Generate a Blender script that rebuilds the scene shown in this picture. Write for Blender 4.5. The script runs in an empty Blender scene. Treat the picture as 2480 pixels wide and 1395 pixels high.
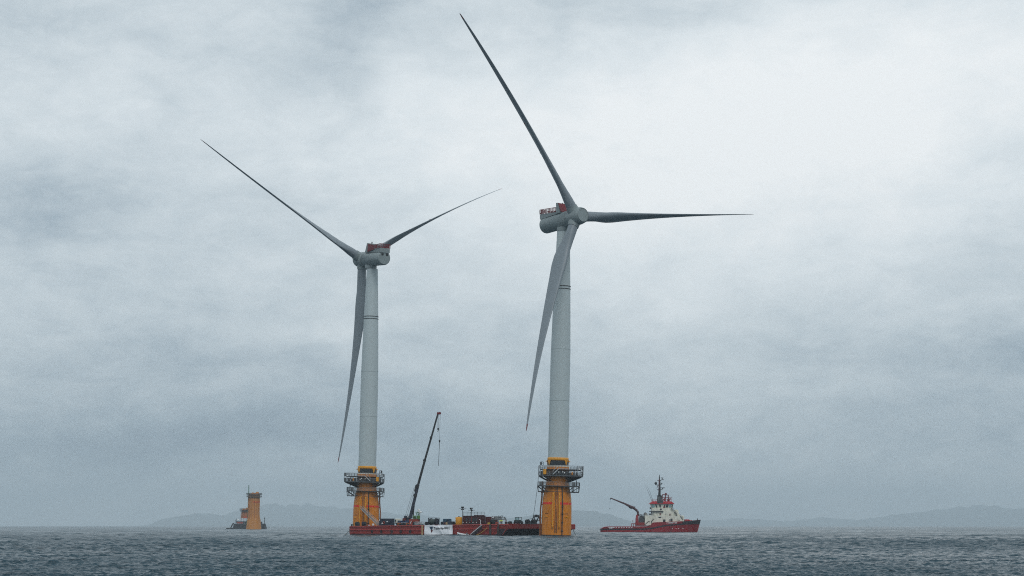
import bpy, math, random
import numpy as np
from mathutils import Vector, Matrix, noise
random.seed(7)
S = bpy.context.scene
COL = S.collection
R = math.radians

# ---------------------------------------------------------------- camera
F, W, CX, EY, H = 4500.0, 2480.0, 1240.0, 1273.5, 3.5      # focal length and eye level in photo pixels, eye height in metres
cd = bpy.data.cameras.new("camera"); cam = bpy.data.objects.new("camera", cd); COL.objects.link(cam)
cam.location = (0, 0, H); cam.rotation_euler = (R(90), 0, 0)
cd.sensor_width = 36.0; cd.lens = 36.0 * F / W; cd.shift_y = (EY - 697.5) / W
cd.clip_start = 0.5; cd.clip_end = 40000
S.camera = cam

# ---------------------------------------------------------------- view
S.view_settings.view_transform = 'Standard'; S.view_settings.look = 'None'
S.view_settings.exposure = 0.0; S.view_settings.gamma = 1.0
S.cycles.max_bounces = 6; S.cycles.volume_bounces = 1
S.cycles.use_denoising = False; S.cycles.adaptive_threshold = 0.02; S.cycles.filter_width = 1.1

# ---------------------------------------------------------------- world: overcast cloud sky over a physical sky
SUN_EL, SUN_AZ = 46.0, 166.0
w = bpy.data.worlds.new("World"); S.world = w; w.use_nodes = True
NT = w.node_tree; NT.nodes.clear()
def nd(t, **kw):
    n = NT.nodes.new(t)
    for k, v in kw.items(): setattr(n, k, v)
    return n
def mth(op, a, b=None, c=None):
    n = nd('ShaderNodeMath', operation=op)
    for i, v in enumerate((a, b, c)):
        if v is None: continue
        if hasattr(v, 'links'): NT.links.new(v, n.inputs[i])
        else: n.inputs[i].default_value = v
    return n.outputs[0]
tc = nd('ShaderNodeTexCoord'); sp = nd('ShaderNodeSeparateXYZ'); NT.links.new(tc.outputs['Generated'], sp.inputs[0])
az = mth('ARCTAN2', sp.outputs[0], sp.outputs[1]); el = mth('ARCSINE', sp.outputs[2])
def fbm(sx, sz, detail, rough, seed, dist=0.0):
    cb = nd('ShaderNodeCombineXYZ')
    NT.links.new(mth('MULTIPLY', az, sx), cb.inputs[0]); NT.links.new(mth('MULTIPLY', el, sz), cb.inputs[1]); cb.inputs[2].default_value = seed
    n = nd('ShaderNodeTexNoise'); n.inputs['Scale'].default_value = 1.0; n.inputs['Detail'].default_value = detail
    n.inputs['Roughness'].default_value = rough; n.inputs['Distortion'].default_value = dist
    NT.links.new(cb.outputs[0], n.inputs['Vector'])
    return mth('SUBTRACT', n.outputs['Fac'], 0.5)
w1 = fbm(9, 14, 3, 0.55, 3.1); w2 = fbm(9, 14, 3, 0.55, 8.7)
azw = mth('MULTIPLY_ADD', w1, 0.10, az); elw = mth('MULTIPLY_ADD', w2, 0.055, el)
ramp = nd('ShaderNodeValToRGB')                      # mean brightness of the cloud deck against elevation
NT.links.new(mth('MULTIPLY', elw, 1 / 0.5), ramp.inputs[0])
cr = ramp.color_ramp; cr.interpolation = 'EASE'
stops = [(0.0, .37), (.05, .33), (.095, .25), (.17, .42), (.26, .56), (.40, .64), (.56, .56), (1.0, .50)]
while len(cr.elements) < len(stops): cr.elements.new(0.5)
for e, (p, v) in zip(cr.elements, stops): e.position = p; e.color = (v, v, v, 1)
B = nd('ShaderNodeSeparateColor'); NT.links.new(ramp.outputs[0], B.inputs[0]); B = B.outputs[0]
# cloud masses: centre and half size in degrees-like photo units, then amount
BLOBS = [(1950, 330, 600, 320, .36), (1500, 420, 300, 260, .10), (2250, 150, 300, 200, .10), (830, 100, 150, 80, -.27), (880, 190, 70, 70, -.07), (1330, 120, 45, 110, -.13),
         (1640, 20, 260, 45, -.18), (60, 60, 200, 110, -.10), (90, 560, 210, 90, -.16), (2430, 390, 110, 60, -.16), (2440, 800, 300, 220, -.12),
         (430, 470, 330, 70, -.06), (880, 780, 190, 26, .10), (560, 720, 160, 40, -.06), (1080, 330, 260, 150, .08), (300, 150, 240, 90, .03),
         (480, 1075, 620, 55, -.12), (1750, 760, 300, 90, .05), (2050, 1090, 700, 130, .15), (1450, 640, 200, 40, -.07), (300, 900, 350, 60, -.05)]
for px, py, sx, sy, amp in BLOBS:
    dx = mth('DIVIDE', mth('SUBTRACT', azw, (px - CX) / F), sx / F); dy = mth('DIVIDE', mth('SUBTRACT', elw, (EY - py) / F), sy / F)
    q = mth('ADD', mth('MULTIPLY', dx, dx), mth('MULTIPLY', dy, dy))
    B = mth('MULTIPLY_ADD', mth('EXPONENT', mth('MULTIPLY', q, -0.7)), amp, B)
B = mth('MULTIPLY_ADD', fbm(7, 19, 7, 0.6, 1.3, 0.6), 0.46, B)
B = mth('MULTIPLY_ADD', fbm(24, 48, 6, 0.66, 5.9, 0.5), 0.36, B)
B = mth('MULTIPLY_ADD', fbm(70, 110, 5, 0.62, 12.4, 0.8), 0.15, B)
crp = nd('ShaderNodeValToRGB'); NT.links.new(B, crp.inputs[0])
c2 = crp.color_ramp; cs = [(0.0, (.20, .268, .345)), (.25, (.37, .457, .527)), (.5, (.605, .685, .735)), (.75, (.80, .865, .90)), (1.0, (.95, .985, 1.0))]
while len(c2.elements) < len(cs): c2.elements.new(0.5)
for e, (p, c) in zip(c2.elements, cs): e.position = p; e.color = (*c, 1)
sky = nd('ShaderNodeTexSky', sky_type='NISHITA', sun_disc=False); sky.sun_elevation = R(SUN_EL); sky.sun_rotation = R(SUN_AZ)
bgs = nd('ShaderNodeBackground'); NT.links.new(sky.outputs[0], bgs.inputs[0]); bgs.inputs[1].default_value = 0.07
bgc = nd('ShaderNodeBackground'); NT.links.new(crp.outputs[0], bgc.inputs[0]); bgc.inputs[1].default_value = 1.0
mx = nd('ShaderNodeMixShader'); mx.inputs[0].default_value = 0.96
NT.links.new(bgs.outputs[0], mx.inputs[1]); NT.links.new(bgc.outputs[0], mx.inputs[2])
wo = nd('ShaderNodeOutputWorld'); NT.links.new(mx.outputs[0], wo.inputs[0])

# ---------------------------------------------------------------- sun behind the overcast
sl = bpy.data.lights.new("sun", 'SUN'); sl.energy = 0.9; sl.angle = R(25); sl.color = (1, .985, .96)
so = bpy.data.objects.new("sun", sl); COL.objects.link(so)
sd = Vector((math.sin(R(SUN_AZ)) * math.cos(R(SUN_EL)), math.cos(R(SUN_AZ)) * math.cos(R(SUN_EL)), math.sin(R(SUN_EL))))
so.rotation_euler = sd.to_track_quat('Z', 'Y').to_euler(); so.location = (0, 0, 300)

# ---------------------------------------------------------------- materials
MATS = {}
def mat(name, col, rough=0.55, metal=0.0, dirt=0.25, dirt_col=None, scale=0.6, streak=1.0, bump=0.0, spec=0.4):
    """Painted or raw surface: base colour broken up by weathering that runs down the sides."""
    if name in MATS: return MATS[name]
    m = bpy.data.materials.new(name); m.use_nodes = True; t = m.node_tree; n = t.nodes; b = n['Principled BSDF']
    b.inputs['Roughness'].default_value = rough; b.inputs['Metallic'].default_value = metal
    b.inputs['Specular IOR Level'].default_value = spec
    c = n.new('ShaderNodeTexCoord'); mp = n.new('ShaderNodeMapping'); mp.inputs['Scale'].default_value = (scale, scale, scale / max(streak, .01))
    t.links.new(c.outputs['Object'], mp.inputs[0])
    nz = n.new('ShaderNodeTexNoise'); nz.inputs['Scale'].default_value = 1.0; nz.inputs['Detail'].default_value = 6; nz.inputs['Roughness'].default_value = .65
    t.links.new(mp.outputs[0], nz.inputs['Vector'])
    rp = n.new('ShaderNodeValToRGB'); rp.color_ramp.elements[0].position = .42; rp.color_ramp.elements[1].position = .72
    t.links.new(nz.outputs['Fac'], rp.inputs[0])
    mu = n.new('ShaderNodeMath'); mu.operation = 'MULTIPLY'; mu.inputs[1].default_value = dirt; t.links.new(rp.outputs[0], mu.inputs[0])
    mi = n.new('ShaderNodeMix'); mi.data_type = 'RGBA'
    mi.inputs[6].default_value = (*col, 1); mi.inputs[7].default_value = (*(dirt_col or tuple(x * .45 for x in col)), 1)
    t.links.new(mu.outputs[0], mi.inputs[0]); t.links.new(mi.outputs[2], b.inputs['Base Color'])
    if bump:
        bp = n.new('ShaderNodeBump'); bp.inputs['Strength'].default_value = bump; bp.inputs['Distance'].default_value = .05
        t.links.new(nz.outputs['Fac'], bp.inputs['Height']); t.links.new(bp.outputs[0], b.inputs['Normal'])
    MATS[name] = m
    return m
def setup_mats():
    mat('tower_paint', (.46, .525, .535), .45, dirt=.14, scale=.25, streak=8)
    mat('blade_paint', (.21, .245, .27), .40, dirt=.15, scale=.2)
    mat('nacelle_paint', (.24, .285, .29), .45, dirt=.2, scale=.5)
    mat('yellow_paint', (.66, .215, .004), .5, dirt=.62, dirt_col=(.27, .085, .010), scale=1.2, streak=4, bump=.1)
    mat('yellow_bright', (.75, .33, .015), .5, dirt=.4, dirt_col=(.3, .11, .01), scale=1.2)
    mat('orange_weathered', (.52, .20, .018), .6, dirt=.5, dirt_col=(.28, .11, .03), scale=.5, streak=5)
    mat('orange_dark', (.46, .14, .03), .6, dirt=.7, dirt_col=(.1, .04, .02), scale=.5, streak=5)
    mat('red_band', (.75, .03, .012), .5, dirt=.3)
    mat('rust_pipe', (.22, .07, .015), .6, dirt=.6)
    mat('red_mark', (.16, .008, .01), .5, dirt=.1)
    mat('rail_red', (.16, .004, .010), .5, dirt=.4, scale=2)
    mat('galvanised', (.20, .215, .225), .5, .3, dirt=.5, scale=2)
    mat('dark_steel', (.035, .040, .045), .5, .2, dirt=.5, dirt_col=(.09, .07, .055), scale=1.5)
    mat('grating', (.10, .11, .118), .6, .2, dirt=.5, scale=2)
    mat('black', (.012, .013, .015), .5, dirt=.3, scale=1.5)
    mat('dark_wrap', (.018, .024, .03), .4, dirt=.3)
    mat('cream', (.62, .58, .48), .6, dirt=.3)
    mat('aluminium', (.50, .52, .53), .4, .5, dirt=.3)
    mat('hull_red', (.23, .014, .011), .6, dirt=.65, dirt_col=(.13, .030, .022), scale=.8, streak=4, bump=.3)
    mat('hull_red_light', (.42, .05, .042), .55, dirt=.5, dirt_col=(.15, .03, .025), scale=.8)
    mat('hull_dark', (.020, .016, .024), .55, dirt=.6, dirt_col=(.06, .02, .02), scale=.7, streak=3)
    mat('deck', (.06, .045, .04), .8, dirt=.6, scale=.7)
    mat('tan', (.50, .34, .18), .7, dirt=.6, scale=2)
    mat('navy', (.016, .022, .042), .5, dirt=.5, dirt_col=(.03, .03, .035), scale=1.2)
    mat('blue', (.018, .045, .12), .45, dirt=.4, scale=1.2)
    mat('blue_teal', (.012, .06, .11), .45, dirt=.4, scale=1.2)
    mat('teal_dark', (.025, .045, .045), .5, dirt=.5, dirt_col=(.05, .045, .03), scale=1)
    mat('green_machine', (.10, .21, .05), .5, dirt=.5, scale=1.5)
    mat('maroon', (.065, .018, .022), .6, dirt=.5, dirt_col=(.03, .025, .028), scale=1, streak=3)
    mat('maroon_red', (.11, .015, .016), .6, dirt=.5, scale=1, streak=3)
    mat('red_box', (.33, .045, .022), .55, dirt=.5, scale=1.2, streak=3)
    mat('white', (.80, .81, .82), .5, dirt=.15, scale=1.5)
    mat('banner_cloth', (.92, .93, .96), .8, dirt=.1, scale=1)
    mat('logo_blue', (.010, .045, .10), .7, dirt=.05); mat('logo_red', (.10, .008, .012), .7, dirt=.05); mat('letter_black', (.015, .018, .025), .7, dirt=.05)
    mat('hi_vis', (.62, .78, .08), .7, dirt=.1); mat('skin', (.45, .27, .19), .6, dirt=.1); mat('cloth_navy', (.012, .018, .032), .8, dirt=.2)
    mat('rope', (.06, .055, .05), .9, dirt=.3); mat('yellow_rope', (.55, .38, .06), .9, dirt=.3)
    mat('rubber', (.010, .012, .015), .8, dirt=.4, dirt_col=(.03, .03, .03), scale=3)
    mat('tug_red', (.27, .005, .013), .45, dirt=.6, dirt_col=(.09, .012, .014), scale=.5, streak=3)
    mat('tug_red_bright', (.34, .008, .016), .45, dirt=.3, scale=.5)
    mat('tug_cream', (.74, .73, .63), .5, dirt=.6, dirt_col=(.38, .36, .29), scale=.9, streak=3)
    mat('tug_black', (.018, .019, .024), .6, dirt=.5, dirt_col=(.05, .02, .022), scale=.8)
    mat('funnel_grey', (.055, .058, .062), .5, dirt=.4)
    mat('glass', (.012, .022, .028), .06, dirt=0, spec=.8)
    mat('glass_pale', (.25, .42, .44), .1, dirt=.2, spec=.8, scale=2)
    mat('green_paint', (.015, .12, .035), .5, dirt=.4)
    mat('ship_black', (.022, .025, .028), .6, dirt=.4)
    mat('lamp_white', (.92, .92, .90), .3, dirt=.05)
setup_mats()
M = MATS

# ---------------------------------------------------------------- mesh builder
class MB:
    def __init__(s): s.v = []; s.f = []; s.sm = []; s.T = Matrix.Identity(4)
    def add(s, vs, fs, smooth=False):
        o = len(s.v); s.v += [tuple(s.T @ Vector(v)) for v in vs]
        for f in fs: s.f.append(tuple(o + i for i in f)); s.sm.append(smooth)
        return s
    def box(s, x0, x1, y0, y1, z0, z1):
        return s.add([(x0, y0, z0), (x1, y0, z0), (x1, y1, z0), (x0, y1, z0), (x0, y0, z1), (x1, y0, z1), (x1, y1, z1), (x0, y1, z1)],
                     [(0, 3, 2, 1), (4, 5, 6, 7), (0, 1, 5, 4), (1, 2, 6, 5), (2, 3, 7, 6), (3, 0, 4, 7)])
    def bevbox(s, x0, x1, y0, y1, z0, z1, b):
        xs = [(x0 + b, x1 - b, y0 + b, y1 - b, z0), (x0, x1, y0, y1, z0 + b), (x0, x1, y0, y1, z1 - b), (x0 + b, x1 - b, y0 + b, y1 - b, z1)]
        rings = []
        for a0, a1, b0, b1, z in xs:
            c = min(b, (a1 - a0) * .3, (b1 - b0) * .3)
            rings.append([(a0 + c, b0, z), (a1 - c, b0, z), (a1, b0 + c, z), (a1, b1 - c, z), (a1 - c, b1, z), (a0 + c, b1, z), (a0, b1 - c, z), (a0, b0 + c, z)])
        return s.loft(rings, smooth=False)
    def loft(s, rings, smooth=True, cap=True, closed=True):
        n = len(rings[0]); vs = [p for r in rings for p in r]; fs = []
        for i in range(len(rings) - 1):
            for j in range(n if closed else n - 1):
                k = (j + 1) % n; fs.append((i * n + j, i * n + k, (i + 1) * n + k, (i + 1) * n + j))
        s.add(vs, fs, smooth)
        if cap:
            s.add(rings[0], [tuple(reversed(range(n)))]); s.add(rings[-1], [tuple(range(n))])
        return s
    def tube(s, p0, p1, r0, r1=None, n=8, cap=True):
        p0 = Vector(p0); p1 = Vector(p1); r1 = r0 if r1 is None else r1; d = p1 - p0
        if d.length < 1e-6: return s
        q = d.to_track_quat('Z', 'Y'); rr = []
        for p, r in ((p0, r0), (p1, r1)):
            rr.append([tuple(p + q @ Vector((r * math.cos(2 * math.pi * i / n), r * math.sin(2 * math.pi * i / n), 0))) for i in range(n)])
        return s.loft(rr, smooth=n > 5, cap=cap)
    def path(s, pts, r, n=6):
        for a, b in zip(pts, pts[1:]): s.tube(a, b, r, n=n)
        return s
    def lathe(s, prof, n=32, cap=True, smooth=True, cx=0, cy=0, a0=0, a1=None):
        if a1 is None:
            return s.loft([[(cx + r * math.cos(2 * math.pi * i / n), cy + r * math.sin(2 * math.pi * i / n), z) for i in range(n)] for r, z in prof], smooth, cap)
        return s.loft([[(cx + r * math.cos(a0 + (a1 - a0) * i / n), cy + r * math.sin(a0 + (a1 - a0) * i / n), z) for i in range(n + 1)] for r, z in prof], smooth, False, False)
    def prism(s, poly, lo, hi, axis='y'):
        f = {'y': lambda a, b, t: (a, t, b), 'z': lambda a, b, t: (a, b, t), 'x': lambda a, b, t: (t, a, b)}[axis]
        return s.loft([[f(a, b, lo) for a, b in poly], [f(a, b, hi) for a, b in poly]], smooth=False)
    def sphere(s, c, r, n=12, m=8, sz=1.0):
        return s.loft([[(c[0] + r * math.sin(math.pi * (j + .02) / (m + .04)) * math.cos(2 * math.pi * i / n), c[1] + r * math.sin(math.pi * (j + .02) / (m + .04)) * math.sin(2 * math.pi * i / n),
                        c[2] - r * sz * math.cos(math.pi * (j + .02) / (m + .04))) for i in range(n)] for j in range(m + 1)])
    def torus(s, c, R0, r, axis='y', n=20, m=8):
        vs = []; fs = []
        for i in range(n):
            a = 2 * math.pi * i / n
            for j in range(m):
                b = 2 * math.pi * j / m; q = R0 + r * math.cos(b); u, v, t = q * math.cos(a), q * math.sin(a), r * math.sin(b)
                vs.append({'y': (c[0] + u, c[1] + t, c[2] + v), 'z': (c[0] + u, c[1] + v, c[2] + t), 'x': (c[0] + t, c[1] + u, c[2] + v)}[axis])
                fs.append((i * m + j, i * m + (j + 1) % m, ((i + 1) % n) * m + (j + 1) % m, ((i + 1) % n) * m + j))
        return s.add(vs, fs, True)
    def rail(s, pts, h, rails=3, step=1.5, r=.045, closed=False):
        """guard rail: posts and horizontal bars along a run of deck points"""
        P = [Vector(p) for p in pts]
        if closed: P.append(P[0])
        up = Vector((0, 0, 1))
        for a, b in zip(P, P[1:]):
            k = max(1, round((b - a).length / step))
            for i in range(k + 1):
                q = a.lerp(b, i / k); s.tube(q, q + up * h, r, n=5)
            for j in range(1, rails + 1): s.tube(a + up * h * j / rails, b + up * h * j / rails, r * (1.15 if j == rails else .8), n=5)
        return s
    def build(s, name, m, parent=None, label=None):
        me = bpy.data.meshes.new(name); me.from_pydata(s.v, [], s.f)
        me.polygons.foreach_set('use_smooth', s.sm); me.update()
        me.materials.append(m if not isinstance(m, str) else M[m])
        o = bpy.data.objects.new(name, me); COL.objects.link(o)
        if parent is not None: o.parent = parent
        if label: o['label'] = label
        return o
def tag(o, label=None, cat=None, group=None, kind=None):
    if label: o['label'] = label
    if cat: o['category'] = cat
    if group: o['group'] = group
    if kind: o['kind'] = kind
    return o
def thing(name, label, cat, loc=(0, 0, 0), rot=(0, 0, 0), group=None):
    o = bpy.data.objects.new(name, None); COL.objects.link(o); o.empty_display_size = .5
    o.location = loc; o.rotation_euler = rot
    return tag(o, label, cat, group)
def at(px, py, Y): return Vector(((px - CX) / F * Y, Y, H + (EY - py) / F * Y))

# ---------------------------------------------------------------- sea
def make_sea():
    rng = np.random.default_rng(11)
    rs = [60.0]
    while rs[-1] < 2200: rs.append(rs[-1] + .10 * (max(rs[-1], 115) / 115) ** 1.35)
    while rs[-1] < 26000: rs.append(rs[-1] * 1.03)
    rs = np.array(rs); th = np.linspace(-R(19), R(19), 820)
    r, t = np.meshgrid(rs, th, indexing='ij'); x = r * np.sin(t); y = r * np.cos(t); z = np.zeros_like(x)
    dr = np.gradient(rs)[:, None]; cell = np.maximum(dr, r * (th[1] - th[0]))
    for i in range(230):
        lam = .38 * (16 / .38) ** rng.random(); k = 2 * math.pi / lam
        d = rng.normal(0, .62) + math.pi / 2 + .25; amp = .60 / k * math.sqrt(2 / 230)
        q = lam / cell; fade = np.clip((q - 2.4) / 1.6, 0, 1) * np.clip((17 - q) / 9, .07, 1) * np.clip(1.12 - r / 900, .20, 1)
        ph = k * (x * math.cos(d) + y * math.sin(d)) + rng.random() * 6.283
        z += amp * fade * (np.sin(ph) + .28 * np.cos(2 * ph))
    for i in range(18):                                   # slow swell that survives into the distance
        lam = 14 * (70 / 14) ** rng.random(); k = 2 * math.pi / lam; d = rng.normal(0, .35) + math.pi / 2
        z += .012 / k * math.sqrt(2 / 18) * np.clip((lam / cell - 2) / 2, 0, 1) * np.sin(k * (x * math.cos(d) + y * math.sin(d)) + rng.random() * 6.283)
    gust = .75 + .5 * (.5 + .5 * np.sin(x * .021 + 1.3 * np.sin(y * .011)) * np.sin(y * .017 + 1.1 * np.sin(x * .013)))
    z *= gust * np.clip((r - 62) / 20, 0, 1) * np.clip((2150 - r) / 800, 0, 1)
    nr, nt = x.shape; V = [np.stack([x, y, z], -1).reshape(-1, 3)]
    i = np.arange(nr - 1)[:, None] * nt + np.arange(nt - 1)[None, :]
    Fq = [np.stack([i, i + 1, i + nt + 1, i + nt], -1).reshape(-1, 4)[:, ::-1]]
    off = nr * nt                                          # the rest of the water around the viewer
    for ra, rb, ta, tb in ((60.0, 26000.0, R(19), R(341)), (0.5, 60.0, -R(19), R(341))):
        aa = np.linspace(ta, tb, 120); rr = np.geomspace(ra, rb, 40); a, b = np.meshgrid(rr, aa, indexing='ij')
        V.append(np.stack([a * np.sin(b), a * np.cos(b), 0 * a], -1).reshape(-1, 3))
        j = off + np.arange(39)[:, None] * 120 + np.arange(119)[None, :]
        Fq.append(np.stack([j, j + 1, j + 121, j + 120], -1).reshape(-1, 4)[:, ::-1]); off += 40 * 120
    V = np.concatenate(V).astype('f'); Fq = np.concatenate(Fq).astype('i')
    me = bpy.data.meshes.new('sea'); me.vertices.add(len(V)); me.vertices.foreach_set('co', V.ravel())
    me.loops.add(Fq.size); me.loops.foreach_set('vertex_index', Fq.ravel()); me.polygons.add(len(Fq))
    me.polygons.foreach_set('loop_start', np.arange(len(Fq), dtype='i') * 4); me.polygons.foreach_set('use_smooth', np.ones(len(Fq), bool)); me.update(); me.validate()
    m = bpy.data.materials.new('sea_water'); m.use_nodes = True; t = m.node_tree; n = t.nodes; b = n['Principled BSDF']
    b.inputs['Base Color'].default_value = (.016, .050, .070, 1); b.inputs['Roughness'].default_value = .36; b.inputs['IOR'].default_value = 1.33; b.inputs['Specular IOR Level'].default_value = .5
    c = n.new('ShaderNodeTexCoord'); prev = None
    for sc, dist, seed in (((1.6, 2.6, 1), .10, 0), ((.30, .55, 1), .55, 4), ((.06, .14, 1), 2.2, 9)):
        mp = n.new('ShaderNodeMapping'); mp.inputs['Scale'].default_value = sc; mp.inputs['Location'].default_value = (seed, seed, seed)
        t.links.new(c.outputs['Object'], mp.inputs[0])
        nz = n.new('ShaderNodeTexNoise'); nz.inputs['Scale'].default_value = 1; nz.inputs['Detail'].default_value = 3; nz.inputs['Roughness'].default_value = .55
        t.links.new(mp.outputs[0], nz.inputs['Vector'])
        bp = n.new('ShaderNodeBump'); bp.inputs['Strength'].default_value = 1; bp.inputs['Distance'].default_value = dist
        t.links.new(nz.outputs['Fac'], bp.inputs['Height'])
        if prev: t.links.new(prev.outputs[0], bp.inputs['Normal'])
        prev = bp
    t.links.new(prev.outputs[0], b.inputs['Normal'])
    mp = n.new('ShaderNodeMapping'); mp.inputs['Scale'].default_value = (.020, .0075, 1); t.links.new(c.outputs['Object'], mp.inputs[0])   # wind lanes: smoother and rougher water
    nz = n.new('ShaderNodeTexNoise'); nz.inputs['Scale'].default_value = 1; nz.inputs['Detail'].default_value = 4; nz.inputs['Roughness'].default_value = .6; nz.inputs['Distortion'].default_value = .6
    t.links.new(mp.outputs[0], nz.inputs['Vector'])
    mr = n.new('ShaderNodeMapRange'); mr.inputs['From Min'].default_value = .36; mr.inputs['From Max'].default_value = .62; mr.inputs['To Min'].default_value = .13; mr.inputs['To Max'].default_value = .38
    t.links.new(nz.outputs['Fac'], mr.inputs[0]); t.links.new(mr.outputs[0], b.inputs['Roughness'])
    me.materials.append(m); o = bpy.data.objects.new('sea', me); COL.objects.link(o); tag(o, kind='structure')
make_sea()

# ---------------------------------------------------------------- far hills
def hill(D, pts, depth, seed):
    xs = [p[0] for p in pts]; n = 160; k = 14; vs = []; fs = []
    for i in range(n + 1):
        px = xs[0] + (xs[-1] - xs[0]) * i / n
        for (a, ya), (b, yb) in zip(pts, pts[1:]):
            if a <= px <= b:
                u = (px - a) / (b - a); u = u * u * (3 - 2 * u); yy = ya + (yb - ya) * u; break
        top = max(0, (1274.5 - yy) / F * D)
        top *= 1 + .10 * noise.fractal(Vector((px * .03, seed, 0)), 1, 2, 5)
        for j in range(k + 1):
            v = j / k; Y = D + depth * (v - .5)
            hgt = top * math.sin(math.pi * v) ** .8 * (1 + .12 * noise.fractal(Vector((px * .04, v * 5, seed)), 1, 2, 4)) if 0 < j < k else 0
            vs.append(((px - CX) / F * D, Y, hgt - 1.0))
    for i in range(n):
        for j in range(k): a = i * (k + 1) + j; fs.append((a, a + k + 1, a + k + 2, a + 1))
    b = MB(); b.add(vs, fs, True); o = b.build('hills', mat('hillside', (.15, .175, .18), .9, dirt=.5, scale=.01))
    tag(o, kind='structure')
hill(21500, [(345, 1273), (420, 1252), (480, 1243), (560, 1250), (640, 1262), (700, 1273)], 500, 1)
hill(24500, [(430, 1273), (520, 1250), (600, 1232), (660, 1222), (740, 1222), (800, 1229), (880, 1237), (1000, 1246), (1090, 1258), (1180, 1273)], 500, 2)
hill(17500, [(1120, 1273), (1180, 1262), (1250, 1254), (1310, 1244), (1370, 1239), (1420, 1236), (1460, 1241), (1500, 1254), (1545, 1266), (1590, 1273)], 350, 3)
hill(25200, [(1560, 1273), (1680, 1262), (1800, 1256), (1900, 1262), (2000, 1254), (2100, 1262), (2200, 1273)], 400, 4)
hill(24800, [(1900, 1273), (2080, 1258), (2200, 1244), (2300, 1232), (2380, 1224), (2450, 1230), (2560, 1250), (2700, 1273)], 300, 5)

# ---------------------------------------------------------------- wind turbines
def airfoil(c, th, n=24):
    """closed section, chordwise u (leading edge negative), thickness w; blends from a circle at the root"""
    out = []
    for i in range(n):
        a = 2 * math.pi * i / n; ca, sa = math.cos(a), math.sin(a)
        x = .5 * ca; circ = .5 * sa
        s = (x + .5); env = 1.38 * math.sqrt(max(s, 0)) * (1 - s) ** .9 * .98 + .02 * (1 - s)
        k = min(1, max(0, (1 - th) / .45))
        prof = (1 - k) * circ * 1 + k * math.copysign(env * .72, sa) if abs(sa) > 1e-6 else 0
        out.append(((x + .18 * k) * c, prof * th * c))
    return out
CH = [(1.2, 3.3, 1), (4.2, 3.3, 1), (6, 3.35, .96), (9, 3.8, .76), (12, 4.5, .58), (15, 5.2, .47), (18, 5.3, .41), (23, 4.75, .35), (30, 4.1, .30), (38, 3.4, .27), (46, 2.8, .24), (54, 2.25, .22), (62, 1.7, .2), (68, 1.3, .19), (72, 1.0, .18), (74.6, .78, .18)]
TIP = [(74.6, .78, .18), (76, .55, .18), (76.7, .32, .2), (77, .06, .3)]
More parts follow.
